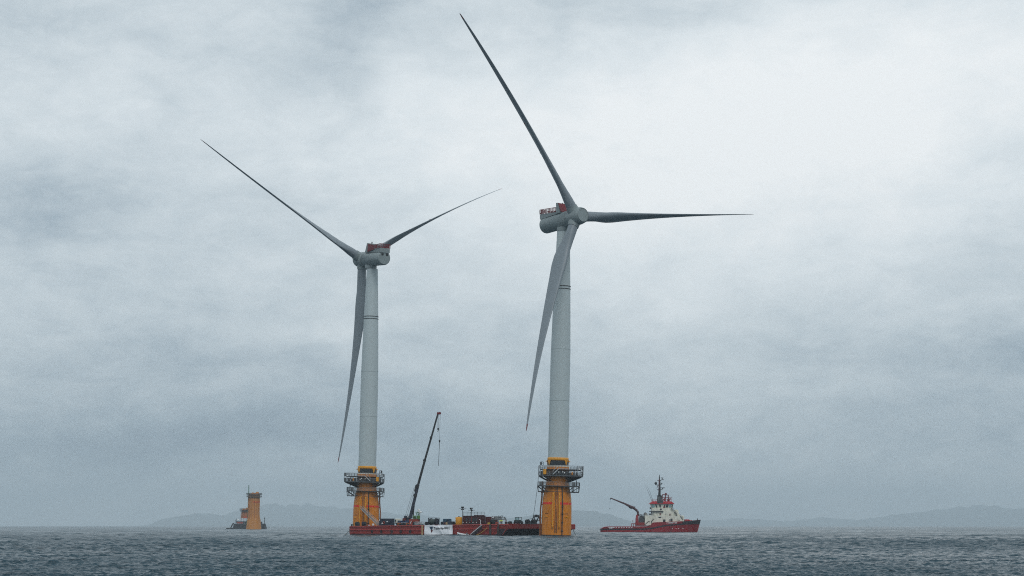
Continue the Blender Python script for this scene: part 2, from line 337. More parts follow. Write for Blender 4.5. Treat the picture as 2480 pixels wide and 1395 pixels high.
def wind_turbine(D, base_px, lean, yaw, azim, hub_px, tips, mir, label, pitch, fx, twist=40.):
    root = thing('wind_turbine', label, 'wind turbine', ((base_px - CX) / F * D, D, 0), (0, R(lean), 0), 'floating wind turbines')
    Wm = Matrix.Translation(root.location) @ Matrix.Rotation(R(lean), 4, 'Y'); Wi = Wm.inverted()
    # floater column
    b = MB(); b.lathe([(4.95, -3), (4.95, 0), (4.95, 5), (4.86, 10), (4.74, 12.4), (4.42, 14.6), (3.95, 16.6), (3.7, 18), (3.7, 23.1)], 48); b.build('floater_column', 'yellow_paint', root)
    b = MB(); b.lathe([(4.99, -.4), (4.99, .5)], 48, cap=False); b.build('waterline_weed', 'dark_steel', root)
    g = R(-90) + fx[0]                                       # red load line, broken where the boat landing stands
    b = MB()
    for a0, a1 in ((g + .26, g + .95), (g + 1.02, g + 2 * math.pi - 2.2), (g - 2.15, g - .26)):
        b.lathe([(4.85, 10.55), (4.82, 11.25)], 24, a0=a0, a1=a1)
    b.build('load_line', 'red_band', root)
    def ang(a, r, z): return Vector((r * math.cos(a), r * math.sin(a), z))
    for a in (g - .2, g + .2):                               # boat landing
        b = MB(); b.path([ang(a, 5.0, 2.6), ang(a, 5.5, 3.2), ang(a, 5.5, 13.6), ang(a, 4.7, 14.6)], .2, 10)
        for z in (4, 7, 10, 13): b.tube(ang(a, 4.7, z), ang(a, 5.5, z), .12)
        b.build('fender_tube', 'yellow_bright', root)
    b = MB()
    for a in (g - .06, g + .06): b.tube(ang(a, 5.15, 1.2), ang(a, 4.6, 16.6), .07)
    for i in range(48):
        z = 1.4 + i * .31; r = 5.15 - .55 * (z - 1.2) / 15.4; b.tube(ang(g - .06, r, z), ang(g + .06, r, z), .035, n=5)
    b.build('ladder', 'dark_steel', root)
    b = MB(); a = g + .42 * fx[1]; b.path([ang(a, 5.15, .6), ang(a, 5.1, 11), ang(a, 4.2, 16.7)], .17)
    for z in (1.8, 4.6, 7.4, 9.9): b.tube(ang(a - .05, 5.1, z), ang(a + .05, 5.1, z), .3)
    b.build('cable_pipe', 'dark_steel', root)
    for off in (0, .13):
        b = MB(); a = R(-90 - 84 * mir) - off * mir; b.path([ang(a, 5.45, -2), ang(a, 5.45, 9), ang(a, 5.1, 12.5), ang(a, 5.0, 18.2)], .26 if off == 0 else .15, 10)
        for z in (1.5, 6, 10.5, 14.5): b.tube(ang(a, 3.8, z), ang(a, 5.4, z), .14)
        b.build('export_cable_tube', 'rust_pipe', root)
    for a in (g - .72, g + .75):
        b = MB(); b.tube(ang(a, 4.8, 6.6), ang(a, 5.25, 6.6), .2); b.tube(ang(a - .12, 5.0, 6.4), ang(a + .12, 5.0, 6.4), .16); b.build('mooring_pad', 'yellow_bright', root)
        b = MB()
        for k in (-.1, -.03, .05, .12): b.tube(ang(a + k, 4.84, 7.35), ang(a + k, 4.84, 7.65), .12)
        b.build('draft_mark', 'black', root)
    # lower service platform with its hanging frame
    def deck_poly(xl, xr, yy, cut=2.0): return [(xl * mir + (cut * .6) * mir, -yy), (xr * mir - cut * mir, -yy), (xr * mir, -yy + cut), (xr * mir, yy - cut), (xr * mir - cut * mir, yy), (xl * mir + cut * mir, yy), (xl * mir, yy - cut), (xl * mir, -yy + cut)]
    pl = deck_poly(-6.5, 7.3, 5.4); up = deck_poly(-6.3, 8.3, 5.9); 
    def ccw(p): return p if mir > 0 else p[::-1]
    b = MB(); b.prism(ccw(pl), 16.55, 16.8, 'z'); b.build('lower_platform', 'grating', root)
    b = MB(); b.rail([(x, y, 16.8) for x, y in pl], 1.15, 3, 1.3, .06, True); b.build('lower_railing', 'galvanised', root)
    b = MB()
    for x, y in pl: b.tube((x, y, 16.55), (x * .97, y * .97, 14.75), .09); b.tube((x, y, 16.5), (x * .62, y * .62, 14.7), .11)
    for (x, y), (x2, y2) in zip(pl, pl[1:] + pl[:1]): b.tube((x * .97, y * .97, 14.75), (x2 * .97, y2 * .97, 14.75), .09); b.tube((x * .97, y * .97, 14.75), (x * .68, y * .68, 14.75), .1)
    for i in range(5): xx = (6.9 - i * .75) * mir; b.tube((xx, -3.4 - .2 * i, 16.5), (xx + .05, -3.4 - .2 * i, 14.4 + .25 * (i % 2)), .07)
    b.build('hanging_frame', 'dark_steel', root)
    b = MB(); b.path([(6.2 * mir, -2, 16.8), (6.2 * mir, -2, 18.5), (5.6 * mir, -2, 19.6)], .14); b.build('davit', 'dark_steel', root)
    for xx in (-5.6, 5.2):
        b = MB(); b.bevbox(xx * mir - .5, xx * mir + .5, -4.6, -3.8, 16.8, 17.9, .06); b.build('equipment_cabinet', 'galvanised', root)
    # upper working platform, its walkway, stairs and clutter
    b = MB(); b.prism(ccw(up), 19.85, 20.25, 'z'); b.build('upper_platform', 'grating', root)
    for x, y in up:
        b = MB(); l = math.hypot(x, y); b.tube((x * .95, y * .95, 19.85), (x / l * 3.6, y / l * 3.6, 17.9 if x * mir > 0 else 18.3), .2); b.tube((x * .6, y * .6, 19.85), (x / l * 3.6, y / l * 3.6, 18.9), .14); b.build('support_bracket', 'dark_steel', root)
    b = MB(); b.prism([(3.5 * mir, 18.0), (8.0 * mir, 19.84), (3.5 * mir, 19.84)] if mir > 0 else [(3.5 * mir, 18.0), (3.5 * mir, 19.84), (8.0 * mir, 19.84)], -2.6, -2.3, 'y')
    b.build('support_bracket', 'dark_steel', root)
    b = MB(); b.rail([(x, y, 20.25) for x, y in up], 1.15, 3, 1.1, .06, True); b.build('upper_railing', 'galvanised', root)
    wk = [(x * .93, y * .93) for x, y in up]
    b = MB(); b.prism(ccw(wk), 22.02, 22.16, 'z')
    b.build('walkway', 'grating', root)
    b = MB(); b.rail([(x, y, 22.16) for x, y in up], 1.15, 3, 1.0, .065, True)
    for x, y in up: b.tube((x, y, 20.3), (x, y, 23.3), .1); b.tube((x, y, 20.4), (x * .9, y * .9, 22.1), .07)
    b.build('walkway_railing', 'galvanised', root)
    b = MB(); y0 = -6.05
    for dy in (0, .75):
        b.prism([(-1.9 * mir, 20.4), (-1.55 * mir, 20.4), (.35 * mir, 22.3), (0.0 * mir, 22.3)] if mir > 0 else [(-1.9 * mir, 20.4), (0, 22.3), (.35 * mir, 22.3), (-1.55 * mir, 20.4)], y0 - dy - .05, y0 - dy, 'y')
    for i in range(8): u = (i + .5) / 8; b.box(*sorted(((-1.72 + 1.9 * u) * mir - .14, (-1.72 + 1.9 * u) * mir + .14)), y0 - .75, y0, 20.4 + 1.9 * u, 20.45 + 1.9 * u)
    b.box(*sorted((.1 * mir, 3.2 * mir)), y0 - .75, y0, 22.18, 22.34)
    b.path([(-1.9 * mir, y0 - .78, 21.4), (.0, y0 - .78, 23.2), (3.2 * mir, y0 - .78, 23.3)], .07)
    b.build('stairs', 'aluminium', root)
    rnd = random.Random(int(D))
    b = MB()
    for i in range(11):
        x = (-5.2 + i * 1.15) * mir; s = rnd.uniform(.3, .6); b.bevbox(x - s, x + s, -5.5, -4.5, 20.25, 20.25 + rnd.uniform(.7, 1.6), .05)
    for i in range(16): x = rnd.uniform(-5.5, 7) * mir; b.tube((x, -5.2, 20.3), (x + rnd.uniform(-.8, .8), -5.2, 22.0), .06)
    b.build('deck_equipment', 'dark_steel', root)
    b = MB(); b.bevbox(*sorted((-4.9 * mir, -3.9 * mir)), -6.3, -5.95, 20.3, 22.0, .1); b.build('yellow_cabinet', 'yellow_bright', root)
    b = MB(); b.bevbox(*sorted((4.4 * mir, 4.9 * mir)), -6.2, -5.95, 20.3, 21.4, .08); b.build('orange_marker', 'orange_weathered', root)
    for x, z in ((.2, 21.2), (1.5, 21.3), (2.1, 21.0), (6.9, 22.3), (-5.4, 22.9)):
        b = MB(); b.bevbox(x * mir - .14, x * mir + .14, -6.25, -6.0, z - .2, z + .2, .04); b.build('work_lamp', 'lamp_white', root)
    b = MB(); b.rail([(-5.9 * mir, -3, 23.3), (-4.9 * mir, -3, 23.3)], 1.2, 2, 1, .09); b.bevbox(-5.6 * mir - .2, -5.6 * mir + .2, -3.2, -2.8, 23.5, 24.5, .05); b.build('signal_stand', 'dark_steel', root)
    # tower base: dark wrap, yellow collar and gussets
    b = MB(); b.lathe([(3.62, 23.1), (3.62, 23.45), (3.4, 23.5)], 40); b.build('flange', 'cream', root)
    b = MB(); b.lathe([(3.38, 23.5), (3.38, 25.3)], 40); b.build('tower_wrap', 'dark_wrap', root)
    b = MB(); b.lathe([(3.46, 25.15), (3.55, 25.2), (3.55, 26.05), (3.40, 26.12)], 40)
    for a in (R(-90) - .98, R(-90) + .86, R(-90) - 1.75, R(-90) + 1.75, R(90) - .6, R(90) + .6):
        b.T = Matrix.Rotation(a, 4, 'Z'); b.add([(3.40, -.75, 25.25), (3.40, .75, 25.25), (3.40, 0, 23.6), (3.62, -.75, 25.25), (3.62, .75, 25.25), (3.55, .1, 23.6), (3.55, -.1, 23.6)], [(3, 6, 5, 4), (0, 2, 6, 3), (1, 4, 5, 2), (0, 3, 4, 1), (2, 5, 6)])
    b.T = Matrix.Identity(4)
    for s in (-1, 1): b.tube((s * 3.4, 0, 24.9), (s * 4.1, 0, 24.9), .14)
    b.build('tower_collar', 'yellow_bright', root)
    # tower
    ztop = 102.6 * (1 if mir > 0 else .985)
    b = MB(); b.lathe([(3.36, 26.1), (3.34, 35), (3.32, 45.0), (3.29, 58), (3.23, 62), (3.06, 70), (2.8, 80), (2.72, 83), (2.35, 94), (2.1, ztop)], 56); b.build('tower', 'tower_paint', root)
    for z, r in ((45.0, 3.325), (62.0, 3.235)):
        b = MB(); b.lathe([(r, z - .06), (r + .025, z), (r, z + .06)], 48, cap=False); b.build('section_joint', 'nacelle_paint', root)
    b = MB()
    for z in (82.1, 83.0): b.lathe([(2.76, z - .11), (2.86, z - .10), (2.86, z + .10), (2.73, z + .11)], 48, cap=False)
    b.build('tower_ring', 'dark_steel', root)
    # nacelle frame
    t = R(3.5); ln = R(lean); upw = Vector((math.sin(ln), 0, math.cos(ln))); fw = Vector((math.sin(yaw), math.cos(yaw), 0)); fw = (fw - upw * fw.dot(upw)).normalized()
    a_w = fw * math.cos(t) + upw * math.sin(t)
    hd = D + fw.y * 6.8; hub_w = at(hub_px[0], hub_px[1], hd)
    R3 = Wi.to_3x3(); A = (R3 @ a_w).normalized(); hub = Wi @ hub_w
    U = (Vector((0, 0, 1)) - A * A.z).normalized(); Vv = A.cross(U)
    N = Matrix.Identity(4)
    for i, c in enumerate((A, Vv * -1, U)):
        for j in range(3): N[j][i] = c[j]
    N.translation = hub                                     # local nacelle axes: x forward, y to the side, z up, origin at the hub centre
    LX = Matrix(((0, 0, 1, 0), (0, 1, 0, 0), (-1, 0, 0, 0), (0, 0, 0, 1)))   # turns lathe z into nacelle x
    b = MB(); b.T = N @ LX; b.lathe([(2.35, -16.7), (2.62, -16.55), (2.72, -16.2), (2.74, -10), (2.74, -3.2), (2.6, -3.1)], 48)
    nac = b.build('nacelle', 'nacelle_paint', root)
    b = MB(); b.T = N; b.lathe([(2.2, -3.6), (2.25, -2.4)], 40, cx=-6.8); b.build('yaw_collar', 'nacelle_paint', nac)
    for y in (-1.1, .9):
        b = MB(); b.T = N; b.box(-16.85, -16.6, y - .42, y + .42, .9, 1.75); b.build('vent', 'black', nac)
    b = MB(); b.T = N; b.prism([(-16.9, 1.9), (-6.6, 2.2), (-6.6, 2.72), (-16.9, 3.6)], -2.1, 2.1, 'y'); b.build('hoist_deck', 'nacelle_paint', nac)
    b = MB(); b.T = N; zd = lambda x: 2.72 + .88 * (-6.6 - x) / 10.3; b.rail([(-7.6, -2.2, zd(-7.6)), (-16.8, -2.2, zd(-16.8)), (-16.8, 2.2, zd(-16.8)), (-7.6, 2.2, zd(-7.6))], 1.5, 4, .8, .10)
    b.prism([(-12.6, zd(-12.6) - .1), (-7.75, zd(-7.75) - .5), (-7.75, zd(-7.75) + 2.6), (-12.6, zd(-12.6) + 1.52)], 2.32, 2.42, 'y'); b.box(-14.9, -12.9, 2.3, 2.4, zd(-13.9) + .1, zd(-13.9) + 1.4); b.box(-16.7, -15.6, 2.3, 2.4, zd(-16) + .1, zd(-16) + .7)
    b.box(-16.85, -16.78, -2.2, 2.2, 3.7, 4.0); b.build('hoist_railing', 'rail_red', nac)
    b = MB(); b.T = N; b.prism([(-7.7, 2.2), (-5.7, 2.2), (-7.0, 5.7), (-7.7, 5.7)], -2.35, 2.35, 'y'); b.build('cooler_frame', 'nacelle_paint', nac)
    b = MB(); b.T = N; b.add([(-5.62, -2.1, 2.5), (-5.62, 2.1, 2.5), (-6.9, 2.1, 5.6), (-6.9, -2.1, 5.6), (-5.5, -2.1, 2.5), (-5.5, 2.1, 2.5), (-6.78, 2.1, 5.6), (-6.78, -2.1, 5.6)], [(4, 5, 6, 7), (0, 3, 2, 1), (0, 1, 5, 4), (1, 2, 6, 5), (2, 3, 7, 6), (3, 0, 4, 7)]); b.build('cooler_panel', 'rail_red', nac)
    b = MB(); b.T = N; b.tube((-8.4, 1, 3.2), (-8.4, 1, 6.0), .07); b.tube((-8.8, 1, 5.7), (-8.0, 1, 5.7), .07); b.sphere((-8.4, 1, 6.1), .25); b.build('wind_vane', 'dark_steel', nac)
    b = MB(); b.T = N @ LX; b.lathe([(2.55, -3.0), (2.72, -2.95), (2.86, -1.5), (2.9, 0), (2.86, 1.6), (2.7, 2.7), (2.45, 3.35), (2.2, 3.55)], 48); hb = b.build('hub', 'nacelle_paint', root)
    b = MB(); b.T = N @ LX; b.lathe([(2.22, 3.50), (2.3, 3.6), (2.2, 3.68)], 48, cap=False); b.build('nose_rim', 'nacelle_paint', hb)
    # blades: straight at the root, bent forward and sagging towards the tip
    u_w = upw * math.cos(t) - fw * math.sin(t); v_w = a_w.cross(u_w)
    for k in range(3):
        q = azim + k * 2 * math.pi / 3; rad = u_w * math.cos(q) + v_w * math.sin(q)
        m_tip = hub_w + rad * 77 + a_w * 5; 
        best = min(tips, key=lambda p: (Vector(p[:2]) - Vector((CX + F * m_tip.x / m_tip.y, EY - F * (m_tip.z - H) / m_tip.y))).length); rad = Matrix.Rotation(R(-best[2]), 3, a_w) @ rad
        ray = at(best[0], best[1], 1.0) - Vector((0, 0, H)); tt = (m_tip - Vector((0, 0, H))).dot(ray) / ray.dot(ray); tip_w = Vector((0, 0, H)) + ray * tt
        ctr = lambda r: hub_w + rad * r + (tip_w - hub_w - rad * 77) * (r / 77) ** 1.9
        tang = a_w.cross(rad).normalized()
        def sec(r, c, th):
            d = (ctr(min(r + .5, 77.5)) - ctr(r - .5)).normalized()
            be = R(pitch + twist * max(0, 1 - r / 77) ** 1.5)
            cdir = tang * math.cos(be) - a_w * math.sin(be); cdir = (cdir - d * cdir.dot(d)).normalized(); tdir = d.cross(cdir)
            return [tuple(Wi @ (ctr(r) + cdir * x + tdir * y)) for x, y in airfoil(c, th)]
        def fine(tab):
            out = []
            for (r0, c0, t0), (r1, c1, t1) in zip(tab, tab[1:]):
                for j in range(3): u = j / 3; out.append((r0 + (r1 - r0) * u, c0 + (c1 - c0) * u, t0 + (t1 - t0) * u))
            return out + [tab[-1]]
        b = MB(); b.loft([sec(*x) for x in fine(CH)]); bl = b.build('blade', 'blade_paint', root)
        b = MB(); b.loft([sec(*x) for x in fine(TIP)]); b.build('blade_tip', 'red_mark', bl)
        d0 = (Wi.to_3x3() @ rad); h0 = Wi @ hub_w
        b = MB(); b.tube(h0 + d0 * 1.6, h0 + d0 * 3.45, 2.05, 1.88, 40); b.tube(h0 + d0 * 3.45, h0 + d0 * 3.75, 1.84, 1.84, 40); b.build('blade_collar', 'nacelle_paint', hb)
        for r, c in ((13, 4.7), (24, 4.68), (35, 3.65)):
            b = MB()
            d = (ctr(r + .5) - ctr(r - .5)).normalized(); be = R(pitch + twist * max(0, 1 - r / 77) ** 1.5)
            cdir = tang * math.cos(be) - a_w * math.sin(be); cdir = (cdir - d * cdir.dot(d)).normalized(); tdir = d.cross(cdir)
            for sgn in (1 if mir > 0 else -1,):
                p = ctr(r) + cdir * c * .33
                hit = max((Vector(s_).dot(tdir) * sgn for s_ in [cdir * x + tdir * y for x, y in airfoil(c, .42 if r < 20 else .31) if abs(x - c * .33) < c * .12]), default=.3)
                b.tube(Wi @ (p + tdir * sgn * (hit - .12)), Wi @ (p + tdir * sgn * (hit + .05)), .33, n=12)
            b.build('lifting_mark', 'red_mark', bl)
    return root
wind_turbine(706, 885.3, 1.46, R(325.95), R(60.83), (878, 629), [(485, 337, 5.2), (1217, 456, 5.2), (818, 1122, 1.0)], -1, 'left wind turbine standing behind the barge, its rotor turned away', 90, (-.17, 1))
wind_turbine(617, 1347, 1.38, R(143.53), R(38.15), (1395.5, 525), [(1113, 31, 5.6), (1275, 1044, 0.9), (1827, 519, .5)], 1, 'taller wind turbine in front of the barge end, one blade pointing level right', 90, (-.07, 1))

# ---------------------------------------------------------------- barge
BA = Vector((-60.4, 690, 0)); BT = R(-45); BU = Vector((math.cos(BT), math.sin(BT), 0)); BN = Vector((-BU.y, BU.x, 0)); BL, BW = 83.8, 32.0
def dz(s_): return 3.27 + .75 * s_ / BL
def bl(px, py=0, off=0.0):
    """photo point -> barge coordinates (along the side, inboard, up) on the upright plane 'off' metres inboard"""
    k = (px - CX) / F; o = BA + BN * off; s_ = -(o.x - k * o.y) / (BU.x - k * BU.y); Y = o.y + s_ * BU.y
    return Vector((s_, off, H + (EY - py) / F * Y))
def bw(v): return BA + BU * v[0] + BN * v[1] + Vector((0, 0, v[2]))
barge = thing('barge', 'long red flat deck work barge loaded with a crane and containers', 'barge', BA, (0, 0, BT))
def hull_ring(x, zt, zb, y0=0.0, y1=BW): return [(x, y0, zb), (x, y0, zt), (x, y1, zt), (x, y1, zb)]
b = MB(); b.loft([hull_ring(0, dz(0), 1.0), hull_ring(.25, dz(0), .45), hull_ring(1.0, dz(1), -.3), hull_ring(2.0, dz(2), -1.2), hull_ring(BL - 6.5, dz(BL - 6.5), -1.2), hull_ring(BL - 2.2, dz(BL), 1.3), hull_ring(BL, dz(BL), 2.55)], smooth=False)
b.build('hull', 'hull_red', barge)
b = MB()
for z0 in (0.45,): b.box(1.0, BL - 4, -.03, 0, -.3, .50)
b.build('boot_topping', 'hull_dark', barge)
b = MB(); b.loft([[(BL - 7.5, -.04, -1), (BL - 5.4, -.04, -1), (BL - .7, -.04, dz(BL) - 1.5), (BL - 4.6, -.04, dz(BL) - 1.5)], [(BL - 7.5, -.0, -1), (BL - 5.4, 0, -1), (BL - .7, 0, dz(BL) - 1.5), (BL - 4.6, 0, dz(BL) - 1.5)]], smooth=False)
b.build('bow_side_plate', 'hull_dark', barge)
b = MB(); b.loft([[(BL - 6.4, 0, -1.2), (BL - 2.15, 0, 1.25), (BL + .04, 0, 2.5), (BL + .04, BW, 2.5), (BL - 2.15, BW, 1.25), (BL - 6.4, BW, -1.2)], [(BL - 6.3, 0, -1.3), (BL - 2.05, 0, 1.15), (BL + .14, 0, 2.5), (BL + .14, BW, 2.5), (BL - 2.05, BW, 1.15), (BL - 6.3, BW, -1.3)]], smooth=False)
b.build('bow_rake', 'hull_dark', barge)  # dark sheet over the red hull: shade of the raked end put into colour
for f_, h_, nm in ((.62, .14, 'rubbing_strake'), (.24, .10, 'rubbing_strake'), (.985, .12, 'gunwale')):
    b = MB(); x1 = BL - (4.5 if nm == 'rubbing_strake' else 0); b.loft([[(x, -.14, dz(x) * f_ + h_), (x, 0, dz(x) * f_ + h_ + .06), (x, 0, dz(x) * f_ - h_), (x, -.14, dz(x) * f_ - h_)] for x in (.4, x1)], smooth=False); b.build(nm, 'hull_red_light', barge)
b = MB(); b.loft([[(x, .05, dz(x) + .004), (x, BW - .05, dz(x) + .004), (x, BW - .05, dz(x) + .02), (x, .05, dz(x) + .02)] for x in (.1, BL - .1)], smooth=False); b.build('deck', 'deck', barge)
v = bl(1024.5, 1285); b = MB(); b.bevbox(v.x - .55, v.x + .2, -.28, 0, .1, dz(v.x) + .05, .04); b.build('timber_fender', 'tan', barge)
for px in (1160, 1192, 1218):
    v = bl(px); b = MB(); b.tube((v.x, -.2, .3), (v.x + 3.0, -.2, dz(v.x) - .2), .10); b.build('side_pipe', 'hull_red_light', barge)
for px, nm in ((1188, 1), (1207, 1)):
    v = bl(px); b = MB(); b.bevbox(v.x - .5, v.x + .5, -.22, 0, .6, dz(v.x) + .1, .05); b.build('side_panel', 'deck', barge)
for px in (853, 884, 1100, 1140, 1196, 1226):
    v = bl(px, 0, .8); b = MB()
    for q in (-.4, .4): b.lathe([(.2, dz(v.x)), (.2, dz(v.x) + .7), (.28, dz(v.x) + .72), (.28, dz(v.x) + .85)], 12, cx=v.x + q, cy=.8)
    b.box(v.x - .75, v.x + .75, .5, 1.1, dz(v.x), dz(v.x) + .08); b.build('bollard', 'dark_steel', barge)
b = MB(); b.loft([[(BL - 1.2, 1, dz(BL)), (BL - .1, 1, dz(BL)), (BL - .1, 1, dz(BL) + .25), (BL - 1.2, 1, dz(BL) + .25)], [(BL - 1.2, BW - 1, dz(BL)), (BL - .1, BW - 1, dz(BL)), (BL - .1, BW - 1, dz(BL) + .25), (BL - 1.2, BW - 1, dz(BL) + .25)]], smooth=False); b.build('bow_coaming', 'hull_red', barge)
v = bl(1388, 1276, BW)
b = MB(); b.bevbox(BL - .6, BL + .9, BW - 1.6, BW + .4, 2.2, 4.1, .2); b.build('corner_fender', 'hull_red', barge)

# tyres along the side
for px, lab in ((902, 'black tyre fender nearest the left end of the barge side'), (924.5, 'black tyre fender on the barge side under the lifebuoy'), (950, 'black tyre fender on the barge side under the right end of the navy container'),
                (972, 'black tyre fender on the barge side below the blue crane truck'), (995, 'black tyre fender on the barge side below the red power pack')):
    v = bl(px, 1287.3); t_ = thing('tyre', lab, 'tyre', bw((v.x, -.32, v.z)), (0, 0, BT), 'tyres hung along the barge side')
    b = MB(); b.torus((0, 0, 0), .36, .17); b.build('tread', 'rubber', t_)
    b = MB(); b.tube((-.03, .05, .3), (-.03, .1, dz(v.x) - v.z), .04); b.build('chain', 'dark_steel', t_)

# banner over the side
v0, v1 = bl(1030), bl(1098); wB = v1.x - v0.x; zb0 = .35
ban = thing('banner', 'large creased white banner with a blue and red arrow logo on the barge side', 'banner', bw((v0.x, -.42, 0)), (0, 0, BT))
def fold(u, q):
    return 1.15 * (-.10 * math.sin(9 * u + 5 * q) * (1 - .4 * q) - .10 * math.exp(-((u - .48 - .18 * (1 - q)) / .035) ** 2) - .08 * math.exp(-((u - .62 + .12 * (1 - q)) / .03) ** 2) - .09 * math.exp(-((u - .9 + .1 * q) / .03) ** 2) - .08 * math.exp(-((q - .85 + .5 * (u - .35)) / .04) ** 2) * (u > .3) * (u < .75))
def bpt(u, q, dy=0.0):
    top = dz(v0.x + u * wB) + .12 - .16 * math.sin(math.pi * min(1, max(0, (u - .3) / .3))) * (1 if .3 < u < .6 else 0); bot = zb0 + .18 * u
    return (u * wB, fold(u, q) + dy, bot + (top - bot) * q)
b = MB(); nu, nq = 90, 26
vs = [bpt(i / nu, j / nq) for i in range(nu + 1) for j in range(nq + 1)]; vs2 = [bpt(i / nu, j / nq, .03) for i in range(nu + 1) for j in range(nq + 1)]
fs = [(i * (nq + 1) + j, (i + 1) * (nq + 1) + j, (i + 1) * (nq + 1) + j + 1, i * (nq + 1) + j + 1) for i in range(nu) for j in range(nq)]
b.add(vs, fs, True); b.add(vs2, [f[::-1] for f in fs], True); b.build('cloth', 'banner_cloth', ban)
def patch(poly, nm, m):
    """small flat shape fixed on the cloth: a fan of triangles given in banner fractions"""
    c = (sum(p[0] for p in poly) / len(poly), sum(p[1] for p in poly) / len(poly)); b = MB(); n = 10; vs = []; fs = []
    for i in range(len(poly)):
        a, d = poly[i], poly[(i + 1) % len(poly)]
        for j in range(n):
            o = len(vs); p = (a[0] + (d[0] - a[0]) * j / n, a[1] + (d[1] - a[1]) * j / n); q = (a[0] + (d[0] - a[0]) * (j + 1) / n, a[1] + (d[1] - a[1]) * (j + 1) / n)
            vs += [bpt(*c, -.05), bpt(*p, -.05), bpt(*q, -.05)]; fs.append((o, o + 1, o + 2))
    b.add(vs, fs); return b.build(nm, m, ban)
patch([(.18, .82), (.315, .82), (.28, .56), (.23, .48)], 'logo_blue_half', 'logo_blue')
patch([(.232, .47), (.28, .54), (.30, .42), (.238, .14)], 'logo_red_half', 'logo_red')
fc = bpy.data.curves.new('lettering', 'FONT'); fc.body = 'TechnipFMC'; fc.size = 1.0; fc.resolution_u = 3; fc.offset = .022
fo = bpy.data.objects.new('lettering', fc); COL.objects.link(fo)
bpy.context.view_layer.update()
me = bpy.data.meshes.new_from_object(fo.evaluated_get(bpy.context.evaluated_depsgraph_get())); bpy.data.objects.remove(fo)
xs = [q.co.x for q in me.vertices]; xm = max(xs); b = MB()
b.add([bpt(.335 + .57 * q.co.x / xm, .55 + .34 * q.co.y, -.055) for q in me.vertices], [tuple(p.vertices) for p in me.polygons]); b.build('lettering', 'letter_black', ban)

# ---------------------------------------------------------------- deck cargo
def dk(name, label, cat, px0, px1, off, group=None, rot=None, lift=0.0):
    """a thing standing on the deck between two photo columns; returns root, width and metres per photo pixel"""
    v = bl((px0 + px1) / 2, 0, off); p = bw((v.x, off, dz(v.x) + .02 + lift)); mpp = p.y / F
    return thing(name, label, cat, p, (0, 0, BT if rot is None else rot), group), (px1 - px0) * mpp, mpp
def winch(name, label, px0, px1, off, h, body, drum, group=None):
    t_, wd, _ = dk(name, label, 'winch', px0, px1, off, group); d = .22 * wd
    b = MB(); b.box(-wd * .46, wd * .46, -d, d, 0, .14 * h); b.prism([(-wd * .34, .1 * h), (-wd * .2, .1 * h), (-wd * .24, .85 * h), (-wd * .3, .85 * h)], -d, d, 'y'); b.prism([(wd * .2, .1 * h), (wd * .34, .1 * h), (wd * .3, .85 * h), (wd * .24, .85 * h)], -d, d, 'y'); b.build('bed_frame', body, t_)
    b = MB(); b.tube((-wd * .23, 0, .55 * h), (wd * .23, 0, .55 * h), .32 * h, n=20)
    for x in (-.22, .22): b.tube((x * wd - .06, 0, .55 * h), (x * wd + .06, 0, .55 * h), .46 * h, n=20)
    b.build('drum', drum, t_)
    b = MB(); b.bevbox(wd * .34, wd * .5, -d * .7, d * .7, .1 * h, .7 * h, .05); b.build('motor', body, t_)
    b = MB(); b.tube((-wd * .5, 0, .55 * h), (-wd * .23, 0, .55 * h), .16 * h, n=12); b.build('warping_head', drum, t_)
    return t_
def ibox(name, label, cat, px0, px1, y0, y1, off, m, ribs=9, lift=0.0, group=None):
    """corrugated steel box: shell with pressed ribs, corner posts, door leaves with bars"""
    t_, wd, mpp = dk(name, label, cat, px0, px1, off, group, lift=lift); h = (y1 - y0) * mpp; d = .207 * wd
    b = MB(); b.box(-wd / 2 + .05, wd / 2 - .05, -d + .05, d - .05, .05, h - .05)
    for i in range(ribs): x = -wd / 2 + wd * (i + 1) / (ribs + 1); b.box(x - .1, x + .1, -d - .0, -d + .06, .18, h - .18); b.box(x - .1, x + .1, d - .06, d, .18, h - .18)
    b.build('shell', m, t_)
    b = MB()
    for x in (-1, 1):
        for y in (-1, 1): b.box(*sorted((x * wd / 2, x * (wd / 2 - .16))), *sorted((y * (d + .03), y * (d - .14))), 0, h)
    for z in (0, h - .15):
        for y in (-1, 1): b.box(-wd / 2 + .16, wd / 2 - .16, *sorted((y * (d + .02), y * (d - .12))), z, z + .15)
    b.build('corner_frame', m, t_)
    for y in (-d / 2, d / 2):
        b = MB(); b.box(wd / 2 - .05, wd / 2 + .02, y - d * .46, y + d * .46, .18, h - .18)
        for q in (-.2, .2): b.tube((wd / 2 + .05, y + q * d, .2), (wd / 2 + .05, y + q * d, h - .2), .03)
        b.build('door', m, t_)
    return t_, wd, h, d
winch('windlass', 'dark anchor windlass at the left corner of the barge deck', 859, 872, 5, 1.75, 'dark_steel', 'teal_dark', 'winches on the barge')
winch('mooring_winch', 'dark mooring winch second from the left end of the barge', 874.5, 889, 6, 1.8, 'dark_steel', 'navy', 'winches on the barge')
def buoy(label, px0, px1, off, m, m2):
    t_, wd, _ = dk('buoy', label, 'buoy', px0, px1, off, 'buoys on the barge deck'); r = wd / 2
    b = MB(); b.lathe([(r * .5, 0), (r * .95, r * .5), (r, r), (r * .8, r * 1.6), (r * .25, r * 2)], 20); b.build('float', m, t_)
    b = MB(); b.lathe([(r * .99, r * .75), (r * 1.03, r), (r * .97, r * 1.25)], 20, cap=False); b.build('band', m2, t_)
    b = MB(); b.torus((0, 0, r * 2.1), r * .2, .05); b.build('lifting_eye', 'dark_steel', t_)
buoy('orange red buoy with a white band beside the mooring winch', 891.5, 896.5, 6, 'red_box', 'white')
